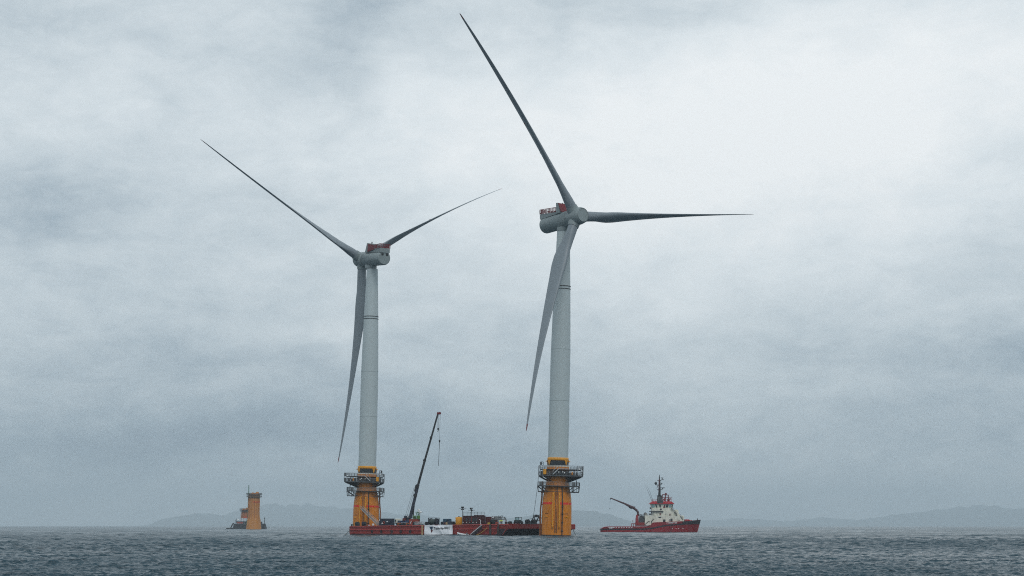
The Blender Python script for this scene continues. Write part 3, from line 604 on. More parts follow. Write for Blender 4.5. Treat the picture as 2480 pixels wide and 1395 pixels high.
buoy('white buoy with a red band left of the navy container', 900.5, 907, 7, 'white', 'red_box')
# gangway up to the left turbine
g0 = bw((bl(917, 0, 9).x, 9, dz(bl(917, 0, 9).x) + .3)); g1 = at(876, 1232, 700.4)
gw = thing('gangway', 'aluminium gangway sloping from the barge deck up the yellow column', 'gangway', g0)
d_ = g1 - g0; sd_ = d_.cross(Vector((0, 0, 1))).normalized() * .55; up_ = Vector((0, 0, 1))
for s_ in (-1, 1):
    b = MB(); o = sd_ * s_; b.loft([[tuple(o + q) for q in (Vector((0, 0, -.12)), Vector((0, 0, .18)), sd_ * .12 + Vector((0, 0, .18)), sd_ * .12 + Vector((0, 0, -.12)))], [tuple(o + d_ + q) for q in (Vector((0, 0, -.12)), Vector((0, 0, .18)), sd_ * .12 + Vector((0, 0, .18)), sd_ * .12 + Vector((0, 0, -.12)))]], smooth=False); b.build('stringer', 'aluminium', gw)
    b = MB()
    for i in range(9): q = o + d_ * i / 8; b.tube(q, q + up_ * 1.1, .035)
    b.tube(o + up_ * 1.1, o + d_ + up_ * 1.1, .05); b.tube(o + up_ * .55, o + d_ + up_ * .55, .035); b.build('handrail', 'aluminium', gw)
b = MB()
for i in range(26): q = d_ * (i + .5) / 26; b.tube(q - sd_, q + sd_, .06, n=5)
b.build('tread', 'galvanised', gw)
# navy container
ct, cw, ch, cdp = ibox('shipping_container', 'dark navy container with a lifebuoy and white label on its side', 'container', 917.5, 956, 1254.3, 1272.7, 9, 'navy')
b = MB(); b.box(cw * .22, cw * .36, -cdp - .04, -cdp, ch * .55, ch * .67); b.build('label_plate', 'white', ct)
b = MB(); b.bevbox(-cw * .46, -cw * .40, -cdp - .2, -cdp, ch * .72, ch * .9, .05); b.build('flood_lamp', 'lamp_white', ct)
b = MB(); b.bevbox(-cw * .22, -cw * .12, -cdp - .25, -cdp, ch * .28, ch * .45, .06); b.build('junction_box', 'lamp_white', ct)
lp = ct.matrix_basis @ Vector((-cw * .03, -cdp - .12, ch * .45))
lf = thing('lifebuoy', 'red lifebuoy ring hung on the navy container', 'lifebuoy', lp, (0, 0, BT)); b = MB(); b.torus((0, 0, 0), .42, .12); b.build('ring', 'red_box', lf)
b = MB()
for k in range(4): a = math.pi / 4 + k * math.pi / 2; b.torus((.42 * math.cos(a), 0, .42 * math.sin(a)), .13, .02, 'y', 10, 5)
b.build('grab_line', 'rope', lf)
# mobile crane
cr_, wd, mpp = dk('mobile_crane', 'blue mobile crane with a tall dark telescopic boom on the barge', 'crane', 957, 1012, 13, rot=0); zc = lambda y: (1271.5 - y) * mpp; xc = lambda px: (px - 984.5) * mpp
RB = Matrix.Rotation(BT, 4, 'Z')
b = MB(); b.T = RB; b.box(-4.6, 3.6, -1.2, 1.2, .75, 1.25); b.bevbox(-3.6, 3.6, -1.25, 1.25, 1.25, 2.0, .08); b.build('carrier', 'blue', cr_)
b = MB(); b.T = RB; b.bevbox(-3.5, 2.0, -1.3, 1.2, 1.06, 1.2, .02); b.build('trim_stripe', 'white', cr_)
cab = MB(); cab.T = RB; cab.bevbox(-5.3, -4.2, -1.25, 1.25, .8, 2.7, .2); co_ = cab.build('cab', 'tug_cream', cr_)
b = MB(); b.T = RB; b.box(-5.0, -4.4, -1.29, -1.24, 1.7, 2.4); b.build('window', 'glass', co_)
for x in (-3.9, -2.6, -1.3, 0, 1.3, 2.6):
    b = MB(); b.T = RB
    for y in (-1.2, .85): b.tube((x, y, .6), (x, y + .35, .6), .58, n=16)
    b.build('wheel', 'rubber', cr_)
for x in (-1.9, 2.9):
    b = MB(); b.T = RB; b.box(x - .2, x + .2, -2.6, 2.6, .85, 1.15)
    for y in (-2.5, 2.5): b.tube((x, y, 0), (x, y, .9), .16); b.lathe([(.4, 0), (.4, .1)], 12, cx=x, cy=y)
    b.build('outrigger', 'orange_dark', cr_)
b = MB(); b.bevbox(xc(975), xc(984), -1.1, .6, zc(1259.5), zc(1252.5), .12); b.build('counterweight', 'maroon_red', cr_)
b = MB(); b.bevbox(xc(978.5), xc(999), -1.1, 1.1, zc(1253.2), zc(1246.8), .15); b.lathe([(1.0, zc(1260)), (1.0, zc(1253))], 20, cx=xc(989)); b.build('superstructure', 'navy', cr_)
b = MB(); b.tube((xc(982.5), -1.0, zc(1250)), (xc(982.5), 1.0, zc(1250)), .38, n=16); b.build('hoist_drum', 'dark_steel', cr_)
b = MB(); b.bevbox(xc(986.5), xc(990), -1.25, -1.05, zc(1250.7), zc(1248.7), .05); b.build('name_plate', 'lamp_white', cr_)
def bar(p0, p1, w0, w1, dep, nm, m):
    p0 = Vector((xc(p0[0]), 0, zc(p0[1]))); p1 = Vector((xc(p1[0]), 0, zc(p1[1]))); n_ = Vector((-(p1 - p0).z, 0, (p1 - p0).x)).normalized(); b = MB()
    b.loft([[tuple(p + n_ * w_ * a + Vector((0, e * dep, 0))) for a, e in ((-.5, -.3), (-.3, -.5), (.3, -.5), (.5, -.3), (.5, .3), (.3, .5), (-.3, .5), (-.5, .3))] for p, w_ in ((p0, w0), (p1, w1))], smooth=False)
    return b, nm, m
for p0, p1, w0, w1, dep, nm, m in (((993.5, 1250.5), (1012.8, 1171), 1.12, 1.05, .95, 'boom_base_section', 'navy'), ((1012, 1174), (1029, 1112), .86, .82, .8, 'boom_section', 'black'), ((1028.5, 1114), (1044.5, 1057), .74, .70, .68, 'boom_section', 'black'), ((1044, 1059), (1060.6, 999.5), .64, .60, .58, 'boom_section', 'black')):
    b, nm, m = bar(p0, p1, w0, w1, dep, nm, m)
    b.build(nm, m, cr_)
for px, py, r in ((1010.8, 1175.5, .8), (1028.7, 1112.8, .62), (1044.3, 1057.6, .55), (1006, 1198, .75)):
    b = MB(); b.tube((xc(px - .4), -r * .75, zc(py)), (xc(px - .4), r * .75, zc(py)), r * .95, n=10); b.build('boom_collar', 'black', cr_)
b = MB(); b.tube((xc(1000.5), -.25, zc(1247)), (xc(1003), -.25, zc(1222)), .24, n=12); b.tube((xc(1003), -.25, zc(1222)), (xc(1004.8), -.2, zc(1207)), .16, n=12); b.build('lift_cylinder', 'black', cr_)
b = MB(); b.prism([(xc(1057.8), zc(1001)), (xc(1066.5), zc(1000.5)), (xc(1067), zc(996.5)), (xc(1058.5), zc(996))], -.4, .4, 'y'); hd_ = b.build('boom_head', 'rail_red', cr_)
b = MB(); b.tube((xc(1065), -.3, zc(998.5)), (xc(1065), .3, zc(998.5)), .5, n=16); b.build('sheave', 'rail_red', hd_)
b = MB()
for x, y in ((1060.3, -.25), (1062.5, .0)): b.tube((xc(x), y, zc(1000)), (xc(x + .3), y, zc(1035)), .045)
b.build('hoist_rope', 'rope', cr_)
b = MB(); b.bevbox(xc(1059.2), xc(1063.2), -.3, .3, zc(1039), zc(1034), .15); b.path([(xc(1061.3), 0, zc(1039)), (xc(1061.3), 0, zc(1041.5)), (xc(1060.2), 0, zc(1043)), (xc(1059.8), 0, zc(1041.8))], .12); b.build('hook_block', 'black', cr_)
b = MB(); b.tube((xc(1066.3), 0, zc(999)), (xc(1064.6), 0, zc(1063)), .04); b.build('auxiliary_rope', 'rope', cr_)
b = MB(); b.lathe([(.12, zc(1069)), (.3, zc(1066.5)), (.3, zc(1064)), (.1, zc(1062.5))], 12, cx=xc(1064.5)); b.build('headache_ball', 'black', cr_)
b = MB(); b.tube((xc(1064.5), 0, zc(1068)), (xc(1062), 0, zc(1126)), .10, n=6); b.build('hanging_sling', 'dark_steel', cr_)
b = MB(); b.tube((xc(982), -.6, zc(1247)), (xc(1003.5), -.6, zc(1177)), .045); b.tube((xc(986), .6, zc(1247)), (xc(1004.5), .6, zc(1181)), .045); b.prism([(xc(1003.0), zc(1186)), (xc(1005), zc(1190)), (xc(1008), zc(1174)), (xc(1006), zc(1173))], -.5, .5, 'y'); b.build('stay', 'dark_steel', cr_)
# power pack and generator
rt, rw, rh, rd = ibox('power_pack', 'bright red power pack box with a white stripe under the green generator', 'power pack', 991, 1017.5, 1255, 1271.3, 8, 'red_box', 4)
b = MB(); b.prism([(-rw * .42, rh * .32), (-rw * .36, rh * .28), (-rw * .18, rh * .68), (-rw * .24, rh * .72)], -rd - .04, -rd + .02, 'y'); b.build('stripe', 'white', rt)
b = MB(); b.box(-rw * .05, rw * .45, -rd - .03, -rd + .02, .1, rh * .6); b.build('opening', 'black', rt)
gt, gwd, mpp = dk('generator', 'green generator set standing on the red power pack', 'generator', 999.5, 1018, 8, lift=rh); gh = (1255 - 1247) * mpp
b = MB(); b.bevbox(-gwd / 2, gwd / 2, -.2 * gwd, .2 * gwd, 0.02, gh, .1); b.build('housing', 'green_machine', gt)
b = MB()
for i in range(6): b.box(-gwd * .4 + i * .22, -gwd * .4 + i * .22 + .1, -.2 * gwd - .03, -.2 * gwd, .2, gh * .75)
b.build('grille', 'teal_dark', gt)
for x in (0, .3):
    b = MB(); b.path([(gwd * (x + .1), 0, gh), (gwd * (x + .1), 0, gh + .3), (gwd * (x - .15), 0, gh + 1.4)], .14); b.build('exhaust_pipe', 'green_paint', gt)
b = MB(); b.box(gwd * .2, gwd * .32, -.2 * gwd - .05, -.2 * gwd, .2, gh * .9); b.build('door', 'glass_pale', gt)
def light_mast(label, px, ytop, off, heads, m, lampm, base=1271.0, r=.11, lift=0.0):
    t_, _, mpp = dk('light_mast', label, 'light mast', px - 1, px + 1, off, 'light masts on the barge', lift=lift); h = (base - ytop) * mpp - lift
    b = MB(); b.lathe([(.3, 0), (.3, .1), (r, .2), (r, h)], 10); b.tube((-.9, -.9, h - .3) if len(heads) > 2 else (-.5, -.5, h - .3), (.9, .9, h - .3) if len(heads) > 2 else (.5, .5, h - .3), .06); b.build('pole', m, t_)
    for dx, dz_, s_ in heads:
        b = MB(); b.tube((dx, -.25, h + dz_), (dx, .2, h + dz_ + .15), s_, s_ * .8, 14); b.tube((dx, 0, h + dz_), (0, 0, h - .3), .05); b.build('floodlight', lampm, t_)
light_mast('light mast with a cluster of round white lamps beside the green generator', 1016.5, 1236, 8.5, ((-.55, .45, .38), (-.35, -.45, .38), (.45, -.4, .42)), 'dark_steel', 'lamp_white')
light_mast('tall light mast at the left corner of the maroon cabin', 1120.5, 1229, 11, ((-.3, .15, .3), (.35, .1, .3), (-.4, -.6, .2), (.45, -.6, .22)), 'black', 'black')
light_mast('shorter light mast rising from the middle of the maroon cabin', 1142, 1233, 12.5, ((-.4, .3, .3), (.4, .3, .18), (-.05, -.25, .25), (.25, -.5, .2)), 'black', 'black')
# grey basket rack
t_, wd, mpp = dk('basket_rack', 'grey open frame rack in front of the red power pack', 'rack', 1004, 1029, 4); h = 1.35
for zz, nm in ((0, 'lower_frame'), (h * .5, 'middle_frame'), (h, 'top_frame')):
    b = MB(); c = [(-wd / 2, -.2 * wd, zz), (wd / 2, -.2 * wd, zz), (wd / 2, .2 * wd, zz), (-wd / 2, .2 * wd, zz)]; b.path(c + c[:1], .06); b.build(nm, 'aluminium', t_)
b = MB()
for i in range(9):
    for y in (-.2, .2): b.tube((-wd / 2 + wd * i / 8, y * wd, 0), (-wd / 2 + wd * i / 8, y * wd, h), .05)
for i in range(4): x = -wd / 2 + wd * i / 4; b.tube((x, -.2 * wd, 0), (x + wd / 4, -.2 * wd, h), .045)
b.build('post', 'aluminium', t_)
for i in range(3):
    b = MB(); x = -wd * .3 + i * wd * .3; b.bevbox(x - .5, x + .5, -.12 * wd, .12 * wd, .05, .55 + .2 * (i % 2), .05); b.build('stored_crate', ('galvanised', 'maroon_red', 'galvanised')[i], t_)
winch('tugger_winch', 'small dark tugger winch left of the framed cable reel', 1029, 1037.5, 5, 1.35, 'navy', 'black', 'winches on the barge')
# framed reel
t_, wd, mpp = dk('cable_reel', 'big dark green cable reel standing in an upright frame', 'cable reel', 1037, 1064, 7); h = 2.75; d = .207 * wd
for x in (-1, 1):
    b = MB()
    for y in (-d, d): b.box(x * wd * .48 - .1, x * wd * .48 + .1, y - .1, y + .1, 0, h)
    b.box(x * wd * .48 - .1, x * wd * .48 + .1, -d, d, h - .15, h); b.box(x * wd * .48 - .1, x * wd * .48 + .1, -d, d, 0, .15); b.build('end_frame', 'black', t_)
b = MB()
for y in (-d, d): b.box(-wd * .48, wd * .48, y - .08, y + .08, h - .12, h + .02); b.box(-wd * .48, wd * .48, y - .08, y + .08, .02, .2)
b.build('cross_beam', 'black', t_)
b = MB(); b.tube((-wd * .38, 0, 1.3), (wd * .38, 0, 1.3), 1.02, n=28); rl = b.build('drum', 'teal_dark', t_)
for x in (-.4, .4):
    b = MB(); b.tube((x * wd - .06, 0, 1.3), (x * wd + .06, 0, 1.3), 1.22, n=28); b.build('flange', 'navy', rl)
# compressor with tank on top
t_, wd, mpp = dk('compressor', 'low dark compressor unit between the cable reel and orange tank', 'compressor', 1066, 1103, 6); h = 1.35; d = .2 * wd
b = MB(); b.bevbox(-wd * .5, wd * .1, -d, d, .15, h * .85, .12); b.bevbox(wd * .14, wd * .5, -d, d, .15, h, .12); b.build('housing', 'navy', t_)
b = MB(); b.bevbox(wd * .0, wd * .18, -d * 1.05, d * .5, .15, h * .8, .08); b.build('engine', 'tan', t_)
b = MB(); b.tube((-wd * .35, -d, .75), (-wd * .35, d, .75), .55, n=18); b.build('air_receiver', 'dark_steel', t_)
b = MB(); b.bevbox(-wd * .14, -wd * .06, -d - .2, -d + .1, .3, 1.0, .06); b.build('control_box', 'maroon_red', t_)
b = MB(); b.box(-wd * .5, wd * .5, -d, d, 0, .14); b.build('skid', 'black', t_)
t2, wd2, mpp = dk('tool_container', 'small blue tool container sitting on the dark compressor', 'container', 1072.5, 1094, 6, lift=h * .86); h2 = (1264 - 1256.3) * mpp
b = MB(); b.bevbox(-wd2 / 2, wd2 / 2, -.2 * wd2, .2 * wd2, .01, h2, .06)
for i in range(6): x = -wd2 * .42 + i * wd2 * .165; b.box(x, x + .16, -.2 * wd2 - .03, -.2 * wd2 + .02, .15, h2 - .15)
b.build('shell', 'blue_teal', t2)
b = MB(); b.box(wd2 * .2, wd2 * .4, -.2 * wd2 - .05, -.2 * wd2 + .0, .1, h2 - .12); b.build('door', 'navy', t2)
# orange tank
t_, wd, mpp = dk('storage_tank', 'orange yellow upright tank left of the maroon cabin', 'tank', 1103, 1119.5, 6.5); h = (1271.3 - 1251.5) * mpp; r = wd * .5
b = MB(); b.lathe([(r * .9, .0), (r, .15), (r, h - .3), (r * .93, h - .1), (r * .5, h)], 28); b.build('vessel', 'yellow_bright', t_)
for a in (-.2, .25):
    b = MB(); b.T = Matrix.Rotation(a + R(-45), 4, 'Z'); b.tube((0, -r - .06, h * .62), (0, -r + .1, h * .62), .17, n=12); b.build('sight_glass', 'lamp_white', t_)
b = MB(); b.tube((0, 0, h - .05), (0, 0, h + .2), .3, n=14); b.build('manhole', 'dark_steel', t_)
# maroon cabin
t_, wd, mpp = dk('accommodation_cabin', 'long dark maroon cabin with a row of lamps and roof rails', 'cabin', 1119.5, 1176, 9); h = (1270.5 - 1248.6) * mpp; d = .207 * wd
b = MB(); b.box(-wd / 2, wd / 2, -d, d, 0.02, h * .97)
for i in range(13): x = -wd / 2 + wd * (i + .5) / 13; b.box(x - .07, x + .07, -d - .06, -d, .3, h - .25)
b.build('wall', 'maroon', t_)
b = MB(); b.box(-wd / 2 - .12, wd / 2 + .12, -d - .12, d + .12, h * .97, h * 1.03); b.bevbox(wd * .18, wd * .48, -d * .8, d * .8, h * 1.03, h * 1.1, .04); rf = b.build('roof', 'maroon', t_)
b = MB(); pts = [(-wd * .42, -d, h * 1.03), (wd * .45, -d, h * 1.03), (wd * .45, d, h * 1.03), (-wd * .42, d, h * 1.03)]; b.rail(pts, 1.25, 2, 1.7, .045, True); b.build('roof_rail', 'dark_steel', rf)
for i in range(5):
    x = -wd * .44 + i * wd * .205; b = MB(); b.tube((x, -d - .22, h * .26), (x, -d, h * .28), .14, n=12); b.build('wall_lamp', 'lamp_white', t_)
b = MB(); b.box(wd * .06, wd * .1, -d - .08, -d, .1, h * .9); b.build('door_post', 'hull_red', t_)
for x in (-.28, -.05, .2, .33):
    b = MB(); b.box(wd * x, wd * (x + .07), -d - .07, -d, h * .45, h * .75); b.build('window', 'glass', t_)
b = MB(); b.box(wd * .12, wd * .18, -d - .07, -d, .1, h * .72); b.build('door', 'teal_dark', t_)
t_, wd, h, d = ibox('shipping_container', 'dark red container directly right of the maroon cabin', 'container', 1176, 1206, 1250.3, 1270, 11, 'maroon_red', 7)
# davit pole
t_, wd, mpp = dk('davit', 'thin white davit post at the top of the boarding ladder', 'davit', 1162.5, 1164.5, 2); b = MB(); b.path([(0, 0, 0), (0, 0, 1.6), (-.25, -.3, 1.9)], .1); b.lathe([(.3, 0), (.3, .1)], 10); b.build('post', 'white', t_)
# stack of grey frames
t_, wd, mpp = dk('scaffold_stack', 'grey heap of scaffold frames piled right of the red container', 'scaffolding', 1188, 1227, 8.5); rnd = random.Random(5); h = 2.9; d = .2 * wd
b = MB()
for x in (-.48, -.2, .1, .46):
    for y in (-d, d): b.tube((x * wd, y, 0), (x * wd, y, h * .62), .09)
b.box(-wd * .5, wd * .5, -d, d, h * .55, h * .62); b.build('support_stand', 'galvanised', t_)
for i in range(5):
    b = MB(); x0, x1 = -wd * rnd.uniform(.35, .48), wd * rnd.uniform(.3, .48); y = -d + 2 * d * i / 4; z0 = h * (.62 + .0 * i); z1 = h * rnd.uniform(.86, 1.0)
    b.path([(x0, y, z0), (x1, y, z0), (x1 - .2, y, z1), (x0 + .2, y, z1), (x0, y, z0)], .075)
    for k in range(7): xx = x0 + (x1 - x0) * (k + .5) / 7; b.tube((xx, y, z0), (xx + rnd.uniform(-.35, .35), y, z1 + rnd.uniform(0, .12)), .06)
    b.build('scaffold_frame', 'aluminium' if i % 2 else 'galvanised', t_)
for k in range(4):
    b = MB(); x = wd * (.2 + .08 * k); b.tube((x, -d, h * .7), (x + .25 * (k - 1), -d + .3, h * 1.1), .07); b.build('upright_tube', 'dark_steel', t_)
b = MB(); b.prism([(-wd * .46, h * .78), (-wd * .2, h * .82), (-wd * .2, h * 1.0)], -d - .12, -d - .02, 'y'); b.build('tarpaulin', 'white', t_)
winch('mooring_winch', 'dark round winch under the left end of the scaffold heap', 1187, 1198, 4.5, 1.75, 'teal_dark', 'black', 'winches on the barge')
t_, wd, mpp = dk('hydraulic_pump', 'low red hydraulic pump on a tan skid under the scaffold heap', 'pump', 1199, 1208, 4.5); b = MB(); b.box(-wd * .55, wd * .55, -.35, .35, 0, .2); b.build('skid', 'tan', t_)
b = MB(); b.bevbox(-wd * .4, wd * .2, -.3, .3, .2, .85, .08); b.tube((wd * .2, 0, .5), (wd * .45, 0, .5), .25, n=12); b.build('motor', 'red_box', t_)
b = MB(); b.path([(-wd * .3, -.2, .85), (-wd * .1, -.2, 1.15), (wd * .2, -.2, 1.1), (wd * .3, -.2, .8)], .06); b.build('hose', 'black', t_)
t_, wd, mpp = dk('fire_monitor', 'dark red fire monitor post at the right end of the scaffold heap', 'fire monitor', 1223, 1228, 5); b = MB(); b.lathe([(.3, 0), (.3, .12), (.22, .2), (.2, 1.5)], 12); b.build('standpipe', 'maroon_red', t_)
b = MB(); b.path([(0, 0, 1.5), (.1, 0, 1.8), (-.2, -.2, 2.0), (-.4, -.5, 2.5)], .12); b.build('nozzle', 'black', t_)
t_, wd, mpp = dk('hose_coil', 'coil of pale yellow hose beside the dark red container', 'hose', 1180.5, 1188.5, 4); b = MB()
for i in range(4): b.torus((0, 0, .1 + i * .17), .55 - .03 * i, .09, 'z')
b.path([(.5, 0, .7), (.9, .2, 1.2), (1.0, .3, .9)], .08); b.build('coil', 'yellow_rope', t_)
# people in high visibility yellow
def person(label, px, off, turn, reach):
    t_, _, mpp = dk('person', label, 'person', px - 1, px + 1, off, 'people on the barge deck', rot=turn)
    J = {'pel': (0, 0, .95), 'bel': (0, 0, 1.12), 'che': (0, .02, 1.32), 'nek': (0, .02, 1.50), 'hed': (0, -.02, 1.62), 'top': (0, 0, 1.74),
         'hl': (.10, 0, .90), 'kl': (.12, -.03, .50), 'al': (.13, .02, .09), 'tl': (.14, -.15, .04), 'hr': (-.10, 0, .90), 'kr': (-.12, .03, .50), 'ar': (-.13, .06, .09), 'tr': (-.14, -.11, .04),
         'sl': (.19, .02, 1.42), 'el': (.27, -.02, 1.14), 'wl': (.24, -.22 * reach, 1.0), 'ml': (.22, -.32 * reach, .97), 'sr': (-.19, .02, 1.42), 'er': (-.28, .02, 1.14), 'wr': (-.25, -.20, .96), 'mr': (-.24, -.29, .93)}
    for k, s_ in (('l', 1), ('r', -1)):
        m_ = Vector(J['m' + k])
        for f_, (dx, dy, dz_) in enumerate(((.035, -.07, -.05), (.012, -.085, -.055), (-.012, -.08, -.06), (-.035, -.065, -.055), (.06, -.02, -.03))): J['f%s%d' % (k, f_)] = tuple(m_ + Vector((dx, dy, dz_)))
    E_ = [('pel', 'bel'), ('bel', 'che'), ('che', 'nek'), ('nek', 'hed'), ('hed', 'top'), ('pel', 'hl'), ('hl', 'kl'), ('kl', 'al'), ('al', 'tl'), ('pel', 'hr'), ('hr', 'kr'), ('kr', 'ar'), ('ar', 'tr'), ('che', 'sl'), ('sl', 'el'), ('el', 'wl'), ('wl', 'ml'), ('che', 'sr'), ('sr', 'er'), ('er', 'wr'), ('wr', 'mr')]
    E_ += [('m' + k, 'f%s%d' % (k, i)) for k in 'lr' for i in range(5)]
    RR = {'pel': .125, 'bel': .12, 'che': .15, 'nek': .06, 'hed': .10, 'top': .075, 'hl': .095, 'kl': .065, 'al': .045, 'tl': .04, 'hr': .095, 'kr': .065, 'ar': .045, 'tr': .04, 'sl': .065, 'el': .047, 'wl': .033, 'ml': .036, 'sr': .065, 'er': .047, 'wr': .033, 'mr': .036}
    def skin(nm, keys, edges, k, m):
        ks = list(keys); me = bpy.data.meshes.new(nm); me.from_pydata([J[q] for q in ks], [(ks.index(a), ks.index(c)) for a, c in edges], []); me.update()
        o = bpy.data.objects.new(nm, me); COL.objects.link(o); o.parent = t_
        md = o.modifiers.new('skin', 'SKIN'); md.use_smooth_shade = True; lay = me.skin_vertices[0] if me.skin_vertices else None
        if lay is None:
            import bmesh
            bm = bmesh.new(); bm.from_mesh(me); bm.verts.layers.skin.verify(); bm.to_mesh(me); bm.free(); lay = me.skin_vertices[0]
        for i, q in enumerate(ks): rr_ = RR.get(q, .009) * k + (.006 if k > 1 else 0); lay.data[i].radius = (rr_, rr_); lay.data[i].use_root = (i == 0)
        sb = o.modifiers.new('sub', 'SUBSURF'); sb.levels = 1; sb.render_levels = 1
        me.materials.append(M[m]); return o
    skin('body', J.keys(), E_, 1.0, 'skin')
    tr_ = ['pel', 'hl', 'kl', 'al', 'hr', 'kr', 'ar']; skin('trousers', tr_, [e for e in E_ if e[0] in tr_ and e[1] in tr_], 1.18, 'cloth_navy')
    jk = ['bel', 'che', 'sl', 'el', 'wl', 'sr', 'er', 'wr']; skin('jacket', jk, [e for e in E_ if e[0] in jk and e[1] in jk], 1.2, 'hi_vis')
    b = MB(); b.lathe([(.135, 1.66), (.13, 1.74), (.10, 1.81), (.03, 1.84)], 16); b.add([(-.09, -.11, 1.67), (.09, -.11, 1.67), (.07, -.2, 1.66), (-.07, -.2, 1.66)], [(0, 1, 2, 3)]); b.build('helmet', 'dark_steel', t_)
    b = MB()
    for s_ in (-1, 1): b.sphere((s_ * .035, -.098, 1.635), .012, 8, 5)
    b.tube((0, -.1, 1.62), (0, -.13, 1.59), .012, .016); b.tube((-.03, -.1, 1.555), (.03, -.1, 1.555), .008); b.build('face_features', 'letter_black', t_)
    for s_, q in ((1, 'tl'), (-1, 'tr')):
        b = MB(); x, y, z = J[q]; b.bevbox(x - .06, x + .06, y - .06, y + .24, 0, .13, .03); b.build('boot', 'black', t_)
person('left of two workers in high visibility yellow jackets by the scaffold heap', 1211.4, 3.2, .3, 1.0)
person('right of two workers in high visibility yellow jackets by the scaffold heap', 1215.4, 3.4, -.5, .6)
# right end of the deck
winch('mooring_winch', 'small low dark winch between the scaffold heap and the loader', 1229, 1241.5, 5, 1.1, 'dark_steel', 'black', 'winches on the barge')
t_, wd, mpp = dk('loader', 'small dark wheel loader with a glazed cab near the right end', 'loader', 1243.5, 1267, 6); d = .2 * wd
b = MB(); b.bevbox(-wd * .5, wd * .5, -d * .9, d * .9, .45, 1.15, .1); b.bevbox(-wd * .5, -wd * .3, -d * .8, d * .8, 1.1, 1.45, .08); b.build('chassis', 'dark_steel', t_)
b = MB()
for x in (-wd * .27, wd * .27):
    for y in (-d * .85, d * .85): b.tube((x, y, 1.1), (x, y, 2.35), .07)
b.box(-wd * .33, wd * .33, -d, d, 2.3, 2.45); b.box(-wd * .3, wd * .3, -d * .88, d * .88, 1.1, 1.5); cb_ = b.build('cab', 'teal_dark', t_)
for x0, x1 in ((-.25, -.02), (.03, .25)):
    b = MB(); b.box(wd * x0, wd * x1, -d * .86, -d * .83, 1.5, 2.28); b.build('window', 'glass_pale', cb_)
for x in (-.33, .3):
    for y in (-1, 1):
        b = MB(); b.tube((wd * x, y * d * .85, .5), (wd * x, y * d * 1.15, .5), .5, n=18); b.build('wheel', 'rubber', t_)
b = MB(); b.tube((wd * .3, -d * .6, 1.1), (wd * .62, -d * .6, .5), .09); b.tube((wd * .3, d * .6, 1.1), (wd * .62, d * .6, .5), .09); b.build('lift_arm', 'dark_steel', t_)
winch('anchor_winch', 'dark round anchor winch with a pale hub right of the loader', 1270, 1285, 6, 1.6, 'dark_steel', 'black', 'winches on the barge')
t_, wd, mpp = dk('anchor_davit', 'dark raked anchor handling frame beside the right yellow column', 'anchor frame', 1285, 1307, 8); h = 2.8
for y in (-1.2, 1.2):
    b = MB(); b.path([(-wd * .3, y, 0), (wd * .2, y, h), (wd * .42, y, 0)], .17); b.tube((-wd * .1, y, h * .42), (wd * .32, y, h * .42), .1); b.build('side_leg', 'dark_steel', t_)
b = MB(); b.tube((wd * .2, -1.3, h), (wd * .2, 1.3, h), .22); b.tube((wd * .2, -.3, h), (wd * .2, .3, h), .45, n=14); b.build('head_sheave', 'black', t_)
b = MB(); b.bevbox(-wd * .45, wd * .0, -1, 1, 0, 1.1, .1); b.tube((-wd * .15, -1, 1.0), (-wd * .15, 1, 1.0), .6, n=16); b.build('winch_drum', 'dark_steel', t_)

# ropes
def rope(label, pts, r, m, group=None, cat='rope'):
    P0 = Vector(pts[0]); t_ = MB(); t_.path([tuple(Vector(p) - P0) for p in pts], r, 6); o = t_.build('rope', m); o.location = P0; tag(o, label, cat, group)
def sag(a, c, s_, n=12): return [a.lerp(c, i / n) - Vector((0, 0, s_ * 4 * (i / n) * (1 - i / n))) for i in range(n + 1)]
vA = bw((0.1, .2, 2.0)); rope('mooring rope from the left end of the barge into the water', sag(vA, at(832, 1297.2, 668), .25), .09, 'rope')
vB = bw((BL, BW, 2.2)); rope('mooring rope slanting into the water right of the right column', sag(vB, at(1395, 1297.5, 652), .2), .09, 'rope')
a_ = bw((bl(1291, 0, 8).x, 8, dz(80) + 2.2)); rope('rope hanging from the right turbine platform down to the barge deck', sag(at(1304.5, 1152, 612), a_, .8), .06, 'rope')
rope('thin wire from the anchor winch up to the right yellow column', sag(bw((bl(1277, 0, 6).x, 6, dz(80) + 1.7)), at(1309, 1245, 614.5), .3), .05, 'rope')
v = bl(1182, 1278.5); e_ = bl(1158, 1297); rope('yellow rope drooping from the barge side to the water', sag(bw((v.x, -.5, v.z)), bw((e_.x, -1.6, .05)), .35), .09, 'yellow_rope')
